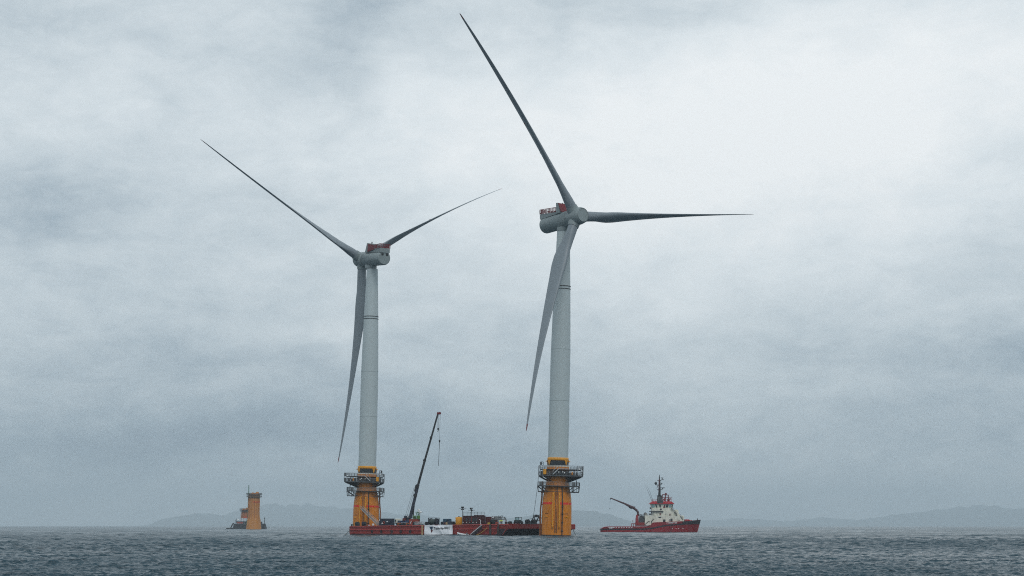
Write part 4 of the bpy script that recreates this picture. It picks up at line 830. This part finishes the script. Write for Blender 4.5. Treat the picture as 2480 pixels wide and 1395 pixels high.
# boarding ladder
v = bl(1172, 1270.5); e_ = bl(1144.5, 1293.5)
p0, p1 = bw((v.x, -.9, v.z)), bw((e_.x, -1.0, e_.z)); t_ = thing('accommodation_ladder', 'dark boarding ladder with a white rail slanting down the barge side', 'ladder', p0); d_ = p1 - p0; nn = BN * -1
for k, nm, m in ((0, 'rail', 'white'), (1.0, 'stringer', 'hull_dark')):
    b = MB(); o = nn * k * .0 + Vector((0, 0, -k * .75)); b.loft([[tuple(o + q) for q in (Vector((0, 0, 0)), nn * .15, nn * .15 - Vector((0, 0, .22 if k == 0 else .7)), -Vector((0, 0, .22 if k == 0 else .7)))], [tuple(o + d_ + q) for q in (Vector((0, 0, 0)), nn * .15, nn * .15 - Vector((0, 0, .22 if k == 0 else .7)), -Vector((0, 0, .22 if k == 0 else .7)))]], smooth=False); b.build(nm, m, t_)
b = MB(); b.loft([[tuple(Vector((0, 0, -.25)) + q) for q in (nn * .02, nn * .1, nn * .1 - Vector((0, 0, .6)), nn * .02 - Vector((0, 0, .6)))], [tuple(d_ + Vector((0, 0, -.25)) + q) for q in (nn * .02, nn * .1, nn * .1 - Vector((0, 0, .6)), nn * .02 - Vector((0, 0, .6)))]], smooth=False); b.build('side_screen', 'hull_dark', t_)
b = MB()
for i in range(16): q = d_ * (i + .5) / 16 - Vector((0, 0, .95)); b.box(q.x - .25, q.x + .25, q.y - .25, q.y + .25, q.z - .03, q.z + .03)
b.build('step', 'dark_steel', t_)
# white workboat alongside
v = bl(1119, 1297, -3); p = bw((v.x, -3, 0)); t_ = thing('workboat', 'small white open workboat with raised bow alongside the barge', 'boat', p, (0, 0, BT))
Lb, Bb = 4.6, 1.0
def bring(x, k, zg, zk): return [(x, -Bb * k, zg), (x, -Bb * k * .85, zk + .25 * (zg - zk)), (x, 0, zk), (x, Bb * k * .85, zk + .25 * (zg - zk)), (x, Bb * k, zg)]
b = MB(); st = [(-Lb / 2, .06, 1.15, .75), (-Lb * .42, .42, .98, .3), (-Lb * .25, .8, .8, .0), (0, 1, .62, -.15), (Lb * .3, 1, .5, -.15), (Lb / 2, .92, .46, -.1)]
b.loft([bring(*s_) for s_ in st], closed=False, cap=False); b.loft([[(x, y * .94, z + .02) for x, y, z in bring(*s_)] for s_ in st], closed=False, cap=False); b.add(bring(*st[-1]), [(0, 1, 2, 3, 4)]); b.build('hull', 'white', t_)
for sg in (-1, 1):
    b = MB(); b.path([(x, sg * Bb * k, zg + .03) for x, k, zg, zk in st], .11, 8); b.build('gunwale', 'white', t_)
b = MB(); b.path([(x, -Bb * k * .98, zg - .22) for x, k, zg, zk in st], .07, 6); b.build('side_stripe', 'black', t_)
for x in (-.6, .7):
    b = MB(); b.box(x - .18, x + .18, -.85, .85, .3, .36); b.build('thwart', 'galvanised', t_)
b = MB(); b.bevbox(Lb / 2 - .1, Lb / 2 + .35, -.22, .22, .3, 1.1, .08); b.tube((Lb / 2 + .15, 0, .3), (Lb / 2 + .15, 0, -.4), .09); b.build('outboard_motor', 'galvanised', t_)

# ---------------------------------------------------------------- anchor handling tug
TD = 984.0; KT = F / TD
tug = thing('tug_boat', 'dark red and cream anchor handling tug with its crane swung out astern', 'tug', ((1456 - CX) / F * TD, TD, 0))
tx = lambda px: (px - 1456) / KT
tz = lambda py: (1289.5 - py) / KT
YC = 6.6                                                   # centre line; the near side lies at y = 0
def hb(x): return np.interp(x, [0, 1.5, 5, 12, 30, 38, 44, 49, 52, 53.4], [5.4, 6.0, 6.4, 6.6, 6.6, 6.4, 5.4, 3.4, 1.5, .35])
def hw(x): return np.interp(x, [0, 1.5, 5, 12, 30, 38, 44, 49, 51.5, 53.4], [4.8, 5.6, 6.2, 6.5, 6.5, 6.0, 4.4, 2.0, .5, .1])
def ht(x): return np.interp(x, [0, .7, 2, 5, 19, 25.5, 27.6, 40, 46, 53.4], [1.95, 2.3, 3.0, 3.15, 3.15, 3.3, 5.3, 5.75, 6.1, 6.75])
def hs(x): return np.interp(x, [0, 22, 27, 34, 44, 53.4], [1.75, 1.85, 2.3, 3.8, 4.6, 4.9])
def wy(x, z):
    t_ = min(1, max(0, z / max(ht(x), .1))); return hw(x) + (hb(x) - hw(x)) * t_
XS = sorted(set([0, .7, 1.5, 2, 3.5, 5, 8, 12, 16, 19, 22, 25.5, 26.5, 27.6, 30, 34, 38, 41, 44, 46, 47.5, 49, 50.5, 52, 53, 53.4]))
b = MB(); rings = []
for x in XS:
    zs = [-1.5, 0, ht(x) * .35, ht(x) * .7, ht(x)]; k_ = 0 if x < 51.5 else (x - 51.5) * .0
    rings.append([(x - (53.4 - 51.6) * max(0, (x - 46) / 7.4) * (1 - max(0, z) / ht(x)), YC - wy(x, max(0, z)) * (.85 if z < 0 else 1), z) for z in zs] + [(x - (53.4 - 51.6) * max(0, (x - 46) / 7.4) * (1 - max(0, z) / ht(x)), YC + wy(x, max(0, z)) * (.85 if z < 0 else 1), z) for z in zs[::-1]])
b.loft(rings, smooth=False); hull = b.build('hull', 'tug_red', tug)
def band(f0, f1, x0, x1, out, nm, m, n=40):
    for sg in (-1, 1):
        b = MB(); st = []
        for i in range(n + 1):
            x = x0 + (x1 - x0) * i / n; z0, z1 = f0(x), f1(x); xo = lambda z: x - 1.8 * max(0, (x - 46) / 7.4) * (1 - max(0, z) / ht(x))
            st.append([(xo(z0), YC + sg * (wy(x, z0) + out), z0), (xo(z1), YC + sg * (wy(x, z1) + out), z1), (xo(z1), YC + sg * (wy(x, z1) - .05), z1), (xo(z0), YC + sg * (wy(x, z0) - .05), z0)])
        b.loft(st, smooth=False); b.build(nm, m, tug)
band(lambda x: hs(x) - .42, lambda x: hs(x) + .30, 0, 53.4, .16, 'rubbing_strake', 'tug_black')
band(lambda x: -.3, lambda x: .32, 0.2, 53, .03, 'boot_topping', 'tug_black')
band(lambda x: 4.45, lambda x: ht(x) - .06, 43.2, 53.4, .22, 'bow_fender', 'tug_black')
b = MB(); b.box(-.25, .15, YC - 5.3, YC + 5.3, 1.2, 2.05); b.build('stern_fender', 'tug_black', tug)
band(lambda x: ht(x) - .16, lambda x: ht(x) + .05, .6, 43, .10, 'bulwark_cap', 'tug_red_bright')
b = MB()
for i in range(9): x = 5.0 + i * 1.35; b.bevbox(x, x + .75, YC - wy(x, 2.7) - .05, YC - wy(x, 2.7) + .05, 2.55, 2.85, .04)
b.build('freeing_port', 'white', hull)
rnd = random.Random(3)
def letters(x0, x1, z0, h_, n, nm):                          # unreadable painted lettering: one short stroke block per character
    b = MB(); w_ = (x1 - x0) / n
    for i in range(n):
        x = x0 + i * w_; y = YC - wy(x, z0) - .03; k_ = rnd.random()
        y -= .06; b.box(x, x + w_ * .30, y, y + .1, z0, z0 + h_)
        b.box(x + w_ * .30, x + w_ * .78, y, y + .1, z0 + h_ * (.78 if k_ < .6 else .4), z0 + h_ * (1.0 if k_ < .6 else .62))
        if k_ > .3: b.box(x + w_ * .54, x + w_ * .80, y - .002, y + .1, z0, z0 + h_ * .7)
    b.build(nm, 'white', hull)
letters(34.7, 40.4, 4.78, .72, 9, 'lettering'); letters(3.6, 6.9, 2.36, .60, 7, 'lettering'); letters(4.4, 5.9, 2.07, .25, 5, 'lettering')
for x in (37.5, 39.5, 41.0, 43.3):
    b = MB(); b.box(x, x + .35, YC - wy(x, 2.2) - .06, YC - wy(x, 2.2) + .05, 1.9, 2.25); b.build('hull_mark', 'white', hull)
b = MB(); b.loft([[(x, YC - hb(x) + .15, ht(x) - .75 if x > 27.6 else 1.9 if x > 1.6 else 1.7), (x, YC + hb(x) - .15, ht(x) - .75 if x > 27.6 else 1.9 if x > 1.6 else 1.7)] for x in XS[:-2]], closed=False, cap=False); b.build('deck', 'hull_red', tug)
# superstructure
def tier(pts, y0, y1, nm, m='tug_cream'):
    b = MB(); b.prism([(tx(a), tz(c)) for a, c in pts], y0, y1, 'y'); return b.build(nm, m, tug)
t1 = tier([(1587, 1268), (1657, 1266), (1658, 1252), (1655, 1250), (1648, 1249), (1587, 1249)], 1.3, 11.9, 'main_deckhouse')
ta = tier([(1562, 1272), (1587, 1272), (1587, 1248.2), (1562.5, 1248.2)], 1.6, 11.6, 'aft_deckhouse')
t2 = tier([(1583.5, 1248.9), (1649, 1248.9), (1644, 1243), (1641, 1238), (1583.5, 1238)], 1.8, 11.4, 'upper_deckhouse')
t3 = tier([(1580, 1237.9), (1633, 1237.9), (1630, 1231), (1580, 1231)], 2.2, 11.0, 'bridge_deckhouse')
tier([(1576, 1239.4), (1607, 1239.4), (1607, 1237.2), (1576, 1237.2)], .9, 12.3, 'bridge_wing', 'funnel_grey')
b = MB(); b.loft([[(tx(1581), 2.6, tz(1231)), (tx(1628.5), 2.6, tz(1231)), (tx(1630), 4.5, tz(1231)), (tx(1630), 8.7, tz(1231)), (tx(1628.5), 10.6, tz(1231)), (tx(1581), 10.6, tz(1231))],
                  [(tx(1578), 2.1, tz(1220.4)), (tx(1630.5), 2.1, tz(1220.4)), (tx(1632.5), 4.2, tz(1220.4)), (tx(1632.5), 9.0, tz(1220.4)), (tx(1630.5), 11.1, tz(1220.4)), (tx(1578), 11.1, tz(1220.4))]], smooth=False); wh = b.build('wheelhouse', 'tug_cream', tug)
for x0, x1, m in ((1580.5, 1587, 'glass_pale'), (1589.5, 1592.5, 'glass'), (1598.5, 1602, 'glass'), (1608, 1611, 'glass'), (1613, 1618.5, 'glass'), (1620.5, 1626, 'glass_pale'), (1627.5, 1629.5, 'glass')):
    b = MB(); za, zb_ = tz(1229), tz(1221.8); ya = 2.6 - .5 * (za - tz(1231)) / (tz(1220.4) - tz(1231)); yb = 2.6 - .5 * (zb_ - tz(1231)) / (tz(1220.4) - tz(1231))
    k_ = .35 if x0 < 1600 else -.3
    b.loft([[(tx(x0), ya - .05, za), (tx(x1), ya - .05, za), (tx(x1), ya + .1, za), (tx(x0), ya + .1, za)], [(tx(x0) - k_, yb - .05, zb_), (tx(x1) - k_, yb - .05, zb_), (tx(x1) - k_, yb + .1, zb_), (tx(x0) - k_, yb + .1, zb_)]], smooth=False); b.build('window', m, wh)
b = MB(); b.loft([[(tx(1574.5), 1.5, tz(1220.4)), (tx(1633.5), 1.5, tz(1220.4)), (tx(1635), 6.6, tz(1220.4)), (tx(1633.5), 11.7, tz(1220.4)), (tx(1574.5), 11.7, tz(1220.4))],
                  [(tx(1574.5), 1.5, tz(1219.4)), (tx(1633.5), 1.5, tz(1219.4)), (tx(1635), 6.6, tz(1219.4)), (tx(1633.5), 11.7, tz(1219.4)), (tx(1574.5), 11.7, tz(1219.4))],
                  [(tx(1581.5), 3.0, tz(1213.8)), (tx(1627), 3.0, tz(1213.8)), (tx(1628), 6.6, tz(1213.8)), (tx(1627), 10.2, tz(1213.8)), (tx(1581.5), 10.2, tz(1213.8))]], smooth=False); rf = b.build('wheelhouse_roof', 'tug_red_bright', tug)
b = MB(); b.rail([(tx(1581), 3, tz(1213.8)), (tx(1592), 3, tz(1213.8))], .75, 1, .8, .09); b.rail([(tx(1607), 3, tz(1213.8)), (tx(1628), 3, tz(1213.8))], 1.0, 1, 1.2, .07); b.build('roof_rail', 'tug_red_bright', rf)
b = MB(); b.loft([[(tx(1592.5), 5.2, tz(1220)), (tx(1606.5), 5.2, tz(1220)), (tx(1606.5), 8, tz(1220)), (tx(1592.5), 8, tz(1220))], [(tx(1594.5), 5.6, tz(1202)), (tx(1605), 5.6, tz(1202)), (tx(1605), 7.6, tz(1202)), (tx(1594.5), 7.6, tz(1202))], [(tx(1593), 5.4, tz(1199.5)), (tx(1605), 5.4, tz(1199.5)), (tx(1605), 7.8, tz(1199.5)), (tx(1593), 7.8, tz(1199.5))]], smooth=False)
b.box(tx(1592.7), tx(1606.3), 1.55, 5.3, tz(1219.5), tz(1212)); fn = b.build('mast_house', 'funnel_grey', tug)
for px in (1596.3, 1599.5, 1602.6):
    b = MB(); b.box(tx(px), tx(px + .9), 5.25, 5.5, tz(1212), tz(1203)); b.build('louvre', 'galvanised', fn)
b = MB(); b.lathe([(.75, tz(1199.6)), (.55, tz(1190)), (.45, tz(1163)), (.30, tz(1158)), (.12, tz(1149))], 12, cx=tx(1599.5), cy=6.6)
b.tube((tx(1602), 6.6, tz(1192)), (tx(1601.3), 6.6, tz(1162)), .12); b.tube((tx(1593.5), 6.6, tz(1185.5)), (tx(1602), 6.6, tz(1185.5)), .18); b.tube((tx(1601), 6.6, tz(1186.5)), (tx(1607.5), 6.6, tz(1183.8)), .16); b.tube((tx(1600), 6.6, tz(1172)), (tx(1606), 6.6, tz(1172)), .16)
b.tube((tx(1590), 6.6, tz(1173.5)), (tx(1600), 6.6, tz(1174.5)), .2); b.tube((tx(1593), 6.6, tz(1182)), (tx(1596), 6.6, tz(1175)), .14); b.tube((tx(1594), 6.6, tz(1163.3)), (tx(1603), 6.6, tz(1163.3)), .14); b.tube((tx(1601), 6.6, tz(1164)), (tx(1607), 6.6, tz(1160)), .12)
ms = b.build('mast', 'black', tug)
b = MB(); b.tube((tx(1598.3), 6.3, tz(1195)), (tx(1598.3), 6.3, tz(1160)), .16); b.build('mast_stripe', 'tug_red', ms)
for x0, x1, y, hgt in ((1602.5, 1612.5, 1181.5, .32), (1602.5, 1609.5, 1157, .25)):
    b = MB(); b.bevbox(tx(x0), tx(x1), 6.3, 6.9, tz(y), tz(y) + hgt, .06); b.tube((tx((x0 + x1) / 2), 6.6, tz(y) - .6), (tx((x0 + x1) / 2), 6.6, tz(y)), .22); b.build('radar_scanner', 'black', ms)
b = MB(); b.sphere((tx(1590.5), 6.6, tz(1169.5)), .72, 16, 10); b.tube((tx(1590.5), 6.6, tz(1174)), (tx(1590.5), 6.6, tz(1171)), .35); b.build('satellite_dome', 'funnel_grey', ms)
b = MB(); b.bevbox(tx(1604), tx(1606.5), 6.2, 7, tz(1171.5), tz(1168.5), .15); b.bevbox(tx(1607), tx(1609.3), 6.2, 7, tz(1162), tz(1159.5), .15); b.build('navigation_light', 'black', ms)
for x0, x1, y1 in ((1580.3, 1562.5, 1172), (1583, 1568, 1175.5)):
    b = MB(); b.tube((tx(x0), 4, tz(1213.5)), (tx(x0 - (x0 - x1) * .45), 4, tz(1193)), .10, .07, 6); b.tube((tx(x0 - (x0 - x1) * .45), 4, tz(1193)), (tx(x1), 4, tz(y1)), .06, .02, 6); b.build('whip_antenna', 'black', tug)
b = MB(); P_ = lambda a, c, y=4.5: (tx(a), y, tz(c))
for y in (4.2, 8.6):
    b.path([P_(1606, 1213.8, y), P_(1607, 1197, y), P_(1621, 1198.5, y), P_(1622.5, 1213.8, y)], .16); b.path([P_(1606.5, 1204.5, y), P_(1622, 1204.5, y)], .13); b.path([P_(1614, 1213.8, y), P_(1614, 1194, y)], .16)
    b.path([P_(1607, 1213, y), P_(1613, 1205, y)], .12); b.path([P_(1620, 1206, y), P_(1629, 1205.3, y)], .22); b.path([P_(1621, 1213.8, y), P_(1627, 1207, y)], .14)
b.bevbox(tx(1612), tx(1616.5), 4, 5, tz(1198), tz(1193.5), .2); b.bevbox(tx(1609), tx(1612.5), 4, 5, tz(1213), tz(1207.5), .2); b.bevbox(tx(1618), tx(1622.5), 4.4, 5.4, tz(1214), tz(1208), .2); b.build('monitor_frame', 'rail_red', tug)
tier([(1634, 1243), (1644.5, 1243), (1645, 1237), (1642, 1234.5), (1637, 1234), (1636, 1238)], 3.2, 8.5, 'ventilator_trunk'); tier([(1645, 1252), (1650, 1252), (1657.5, 1252), (1657.5, 1248.8), (1651, 1248.5)], 2.5, 9.5, 'winch_cover')
for px, py, w_, h_, m, host in ((1606, 1258, 6, 6.5, 'black', t1), (1624.5, 1256, 4.8, 7, 'black', t1), (1642, 1258.6, 1.8, 2, 'black', t1), (1645.2, 1258.6, 1.8, 2, 'black', t1), (1611.8, 1244.0, 1.7, 2.2, 'glass', t2), (1615.4, 1244.0, 1.7, 2.2, 'glass', t2), (1598, 1243, 3, 4.5, 'rail_red', t2), (1595, 1251.5, 7, 2.5, 'navy', t1), (1599, 1231.5, 4.5, 4, 'navy', t3), (1607.5, 1226.5, 4, 3.5, 'rail_red', wh)):
    y = {t1: 1.3, t2: 1.8, t3: 2.2, wh: 2.4}[host]; b = MB(); b.bevbox(tx(px), tx(px + w_), y - .09, y + .04, tz(py + h_), tz(py), .03); b.build('window' if m == 'glass' else 'door' if h_ > 4.4 else 'hatch', m, host)
for px, py, y, lab in ((1622.5, 1260, 1.12, 'lifebuoy with a black and white ring low on the tug deckhouse'), (1623.5, 1246, 1.62, 'red lifebuoy ring on the upper tug deckhouse')):
    q = tug.location + Vector((tx(px), y, tz(py))); l_ = thing('lifebuoy', lab, 'lifebuoy', q); b = MB(); b.torus((0, 0, 0), .42, .15); b.build('ring', 'rail_red' if py < 1250 else 'black', l_)
    b = MB()
    for k_ in range(4): a = k_ * math.pi / 2; b.tube((.3 * math.cos(a), -.0, .3 * math.sin(a)), (.56 * math.cos(a), 0, .56 * math.sin(a)), .18, n=8)
    b.build('band', 'white', l_)
b = MB()
for y in (1284, 1248.9): pass
for pts in ([(1640, 1249), (1634, 1239)], [(1633, 1236), (1626, 1230)], [(1655, 1259), (1648, 1250)]):
    (a, c), (a2, c2) = pts
    for dy in (0, .7): b.tube((tx(a), 1.0 + dy, tz(c)), (tx(a2), 1.0 + dy, tz(c2)), .13); b.tube((tx(a), 1.0 + dy, tz(c) + .9), (tx(a2), 1.0 + dy, tz(c2) + .9), .06)
    for i in range(7): u = (i + .5) / 7; b.box(tx(a + (a2 - a) * u) - .15, tx(a + (a2 - a) * u) + .15, 1.0, 1.7, tz(c + (c2 - c) * u) - .04, tz(c + (c2 - c) * u) + .02)
b.build('stairs', 'funnel_grey', tug)
b = MB(); b.rail([(tx(1563), 1.65, tz(1248.2)), (tx(1580), 1.65, tz(1248.2))], .9, 2, .9, .05); b.rail([(tx(1584), 1.35, tz(1249)), (tx(1647), 1.35, tz(1249))], .75, 2, 1.2, .035); b.rail([(tx(1632), 1.85, tz(1238)), (tx(1642), 1.85, tz(1238))], .9, 2, 1, .04); b.build('deck_rail', 'tug_cream', tug)
b = MB()
for pts in ([(1560, 1272), (1571, 1262.5), (1574, 1262.5)], [(1578, 1263), (1584, 1256)], [(1578, 1262), (1579, 1268)]):
    b.path([P_(a, c, 1.3) for a, c in pts], .16)
b.build('deck_brace', 'black', tug)
b = MB(); b.loft([[(tx(1560.5), 3, tz(1248)), (tx(1570), 3, tz(1248)), (tx(1570), 9, tz(1248)), (tx(1560.5), 9, tz(1248))], [(tx(1561.5), 3.2, tz(1244)), (tx(1568.5), 3.2, tz(1244)), (tx(1568.5), 8.8, tz(1244)), (tx(1561.5), 8.8, tz(1244))], [(tx(1563.5), 4, tz(1240.8)), (tx(1565.5), 4, tz(1240.8)), (tx(1565.5), 8, tz(1240.8)), (tx(1563.5), 8, tz(1240.8))]], smooth=False); b.build('funnel', 'funnel_grey', tug)
b = MB(); b.bevbox(tx(1549.5), tx(1561), 2.2, 10.5, tz(1268), tz(1252), .3); b.bevbox(tx(1553), tx(1560), 2.0, 9, tz(1252), tz(1249), .2)
for px in (1550.5, 1553.5, 1556): b.tube((tx(px), 3, tz(1254)), (tx(px), 3, tz(1246)), .22)
b.tube((tx(1549.5), 3, tz(1246.5)), (tx(1556), 3, tz(1246.5)), .18); b.build('towing_winch', 'funnel_grey', tug)
b = MB(); b.bevbox(tx(1541), tx(1567), 1.8, 11, tz(1273.5), tz(1265.5), .2); b.build('winch_deck', 'hull_red', tug)
b = MB(); b.rail([(tx(1529.5), .6, 2.9), (tx(1540), .6, 2.9)], 1.75, 1, .95, .18); b.tube((tx(1531.5), .6, tz(1263)), (tx(1531.5), .6, tz(1260.5)), .16); b.tube((tx(1535.5), .6, tz(1263)), (tx(1535.5), .6, tz(1260.8)), .16); b.build('crash_rail', 'tug_red', tug)
for px, h_ in ((1662.5, 2.2), (1668, 2.0), (1671.5, 2.4), (1676.5, 1.9), (1692, 2.7)):
    b = MB(); x = tx(px); b.lathe([(.5 if px < 1680 else .25, ht(x) - .6), (.45 if px < 1680 else .22, ht(x) - .9 + h_ * .55), (.2, ht(x) - .8 + h_ * .6)], 10, cx=x, cy=YC - .5); b.build('bitts', 'tug_red_bright' if px < 1680 else 'black', tug)
b = MB(); b.bevbox(tx(1659.5), tx(1671), 3.5, 9.5, tz(1263), tz(1257.8), .2); b.build('bow_winch', 'tug_red_bright', tug)
# knuckle crane
b = MB(); b.loft([[(tx(1539.5) , 1.6, tz(1272)), (tx(1547.5), 1.6, tz(1272)), (tx(1547.5), 3.4, tz(1272)), (tx(1539.5), 3.4, tz(1272))], [(tx(1540), 1.7, tz(1256)), (tx(1546.5), 1.7, tz(1256)), (tx(1546.5), 3.3, tz(1256)), (tx(1540), 3.3, tz(1256))], [(tx(1541.5), 1.9, tz(1247)), (tx(1547), 1.9, tz(1247)), (tx(1547), 3.1, tz(1247)), (tx(1541.5), 3.1, tz(1247))]], smooth=False); b.build('crane_pedestal', 'tug_red', tug)
def beam(pts, nm, m):
    b = MB()
    for (p0, w0), (p1, w1) in zip(pts, pts[1:]):
        b.tube((tx(p0[0]), 2.5, tz(p0[1])), (tx(p1[0]), 2.5, tz(p1[1])), w0, w1, 8)
    return b.build(nm, m, tug)
beam([((1545.5, 1250), .66), ((1546.3, 1243), .62), ((1544, 1237), .60), ((1533.5, 1228.8), .62)], 'crane_arm', 'maroon')
ob = beam([((1534.5, 1229.5), .72), ((1526, 1226), .66), ((1513, 1219.5), .46), ((1479.5, 1206.2), .26)], 'crane_jib', 'maroon')
b = MB(); b.tube((tx(1531), 2.5, tz(1231.5)), (tx(1524), 2.5, tz(1228.5)), .35); b.bevbox(tx(1537), tx(1539.5), 2.2, 2.8, tz(1229), tz(1226.5), .1); b.path([(tx(1479.8), 2.5, tz(1206)), (tx(1478.6), 2.5, tz(1207)), (tx(1478.4), 2.5, tz(1210.2))], .22); b.build('jib_fitting', 'black', ob)
b = MB(); b.tube((tx(1478.4), 2.5, tz(1210)), (tx(1477.6), 2.5, tz(1231)), .025, n=5); b.tube((tx(1477.6), 2.5, tz(1231)), (tx(1477.6), 2.5, tz(1233.6)), .22, .12); b.build('hook', 'black', ob)
b = MB(); b.box(tx(1577.5), tx(1580), 1.9, 2.2, tz(1248), tz(1238)); b.bevbox(tx(1574), tx(1577.5), 1.2, 1.8, tz(1233), tz(1228.5), .15); b.bevbox(tx(1572), tx(1577), 1.2, 1.8, tz(1247), tz(1243.5), .15); b.build('wing_support', 'funnel_grey', tug)

# ---------------------------------------------------------------- far floating columns and the dark vessel behind them
def far_column(label, px, D, half, ytop, ybot, band_y, mats, big):
    k = F / D; zf = lambda py: (ybot - py) / k; r = half / k
    t_ = thing('floating_column', label, 'floating column', ((px - CX) / F * D, D, 0), (0, R(.8), 0), 'yellow floating columns awaiting towers')
    zt = zf(ytop)
    prof = [(r * 1.36, -2), (r * 1.32, 0), (r * 1.18, zf(1262)), (r * 1.02, zf(1250)), (r * .97, zf(1240)), (r * 1.0, zt * .9), (r * 1.02, zt)] if big else [(r, -2), (r, zt * .55), (r * .9, zt * .75), (r * .86, zt)]
    b = MB(); b.lathe(([(r * 1.0, zf(1247))] if big else []) + [q for q in prof if q[1] > (zf(1247) if big else -1)], 36); b.build('upper_shell', mats[0], t_)
    b = MB(); b.lathe([q for q in prof if q[1] <= zf(1247)] + [(r * 1.0, zf(1247) - .01)] if big else [(r * 1.02, -2), (r * 1.02, 1)], 36); b.build('lower_shell', mats[1], t_)
    b = MB(); b.lathe([(r * 1.03, zf(band_y + .9)), (r * 1.03, zf(band_y - .9))], 20, a0=R(-95), a1=R(20), cap=False); b.build('load_line', 'red_band', t_)
    for f_, e_, nm in ((1.0, 1.34, 'top_platform'), (.93, 1.3, 'lower_platform')):
        z = zt * f_ - (.4 if big else .2); b = MB(); b.lathe([(r * e_, z - .45), (r * e_, z)], 16); pf = b.build(nm, 'dark_steel', t_)
        b = MB(); b.rail([(r * e_ * math.cos(a * math.pi / 6), r * e_ * math.sin(a * math.pi / 6), z) for a in range(12)], 1.2, 2, 2.5, .12, True); b.build('railing', 'dark_steel', pf)
    b = MB()
    for i in range(6): a = R(-150 + i * 24); b.tube((r * 1.1 * math.cos(a), r * 1.1 * math.sin(a), 2 if not big else zf(1258)), (r * 1.06 * math.cos(a), r * 1.06 * math.sin(a), zt * .9), .17)
    b.build('pipe_run', 'orange_dark', t_)
    b = MB(); b.tube((-r * .6, -1, zt), (-r * .1, -1, zt + 1.8), .3); b.bevbox(r * .3, r * .8, -1.5, 0, zt, zt + 2.2, .2); b.lathe([(r * .55, zt), (r * .55, zt + .9)], 20); b.build('top_equipment', 'orange_weathered', t_)
    return t_, r, zt, zf
fc_, r, zt, zf = far_column('tall orange floating column with flared foot far off on the left', 614.5, 1900, 14, 1196, 1281.5, 1215.5, ('orange_weathered', 'orange_weathered'), True)
b = MB(); b.tube((-r * .85, -r * .7, zf(1200)), (-r * .85, -r * .7, zf(1175)), .42, .36); b.build('green_mast', 'green_paint', fc_)
b = MB(); b.path([(-r * 1.0, -r * .3, zf(1200)), (-r * 1.03, -r * .3, zf(1245)), (-r * 1.3, -r * .3, zf(1270))], .22); b.build('green_pipe', 'green_paint', fc_)
far_column('shorter orange column peeping out behind the tall flared column', 592.5, 2060, 9.5, 1233.5, 1280.5, 1252, ('orange_dark', 'orange_dark'), False)
SD = 1990; KS = F / SD; sx = lambda px: (px - 596) / KS; sz_ = lambda py: (1281.2 - py) / KS
sv = thing('work_vessel', 'low black work vessel lying behind the far orange columns', 'vessel', ((596 - CX) / F * SD, SD, 0))
b = MB(); b.prism([(sx(547), -1), (sx(642), -1), (sx(641), sz_(1277)), (sx(640), sz_(1268)), (sx(566), sz_(1268.5)), (sx(564), sz_(1278)), (sx(549), sz_(1278.4)), (sx(547), sz_(1280))], 0, 14, 'y'); b.build('hull', 'ship_black', sv)
b = MB(); b.path([(sx(558), 2, sz_(1278)), (sx(564), 2, sz_(1267.5)), (sx(566.5), 2, sz_(1267.5))], .7); b.build('stern_roller', 'ship_black', sv)
b = MB(); b.path([(sx(640), 2, sz_(1268)), (sx(645), 2, sz_(1279.5))], .5); b.build('bow_ramp', 'ship_black', sv)
b = MB(); b.bevbox(sx(572), sx(588), 3, 12, sz_(1268), sz_(1263), .3); b.build('deckhouse', 'red_box', sv)
b = MB(); b.box(sx(571), sx(596), 2.6, 12.4, sz_(1263.2), sz_(1262.2)); b.build('roof', 'ship_black', sv)
b = MB(); b.bevbox(sx(588), sx(600), 4, 12, sz_(1268), sz_(1263.5), .3); b.build('winch_house', 'funnel_grey', sv)
for px, y1, wt in ((570.5, 1255.5, .28), (568, 1259, .22), (639.3, 1254.5, .3)):
    b = MB(); b.tube((sx(px), 5, sz_(1268)), (sx(px), 5, sz_(y1)), wt)
    if px > 600: b.bevbox(sx(px) - .5, sx(px) + .5, 4.5, 5.5, sz_(y1) - .6, sz_(y1) + .6, .15)
    b.build('mast', 'ship_black', sv)
b = MB(); b.sphere((sx(575), 5, sz_(1258.5)), .75); b.tube((sx(575), 5, sz_(1262.3)), (sx(575), 5, sz_(1259)), .15); b.build('white_dome', 'lamp_white', sv)
b = MB(); b.bevbox(sx(630), sx(633), 3, 8, sz_(1268), sz_(1263), .2); b.build('deck_locker', 'ship_black', sv)

# ---------------------------------------------------------------- damp sea air
hm = bpy.data.materials.new('sea_haze'); hm.use_nodes = True; t = hm.node_tree; t.nodes.clear()
pv = t.nodes.new('ShaderNodeVolumePrincipled'); pv.inputs['Color'].default_value = (.80, .90, .96, 1); pv.inputs['Density'].default_value = .000088; pv.inputs['Anisotropy'].default_value = .1
t.links.new(pv.outputs[0], t.nodes.new('ShaderNodeOutputMaterial').inputs['Volume'])
b = MB(); b.box(-26500, 26500, -26500, 26500, -5, 480); hz = b.build('haze', hm); tag(hz, kind='stuff')
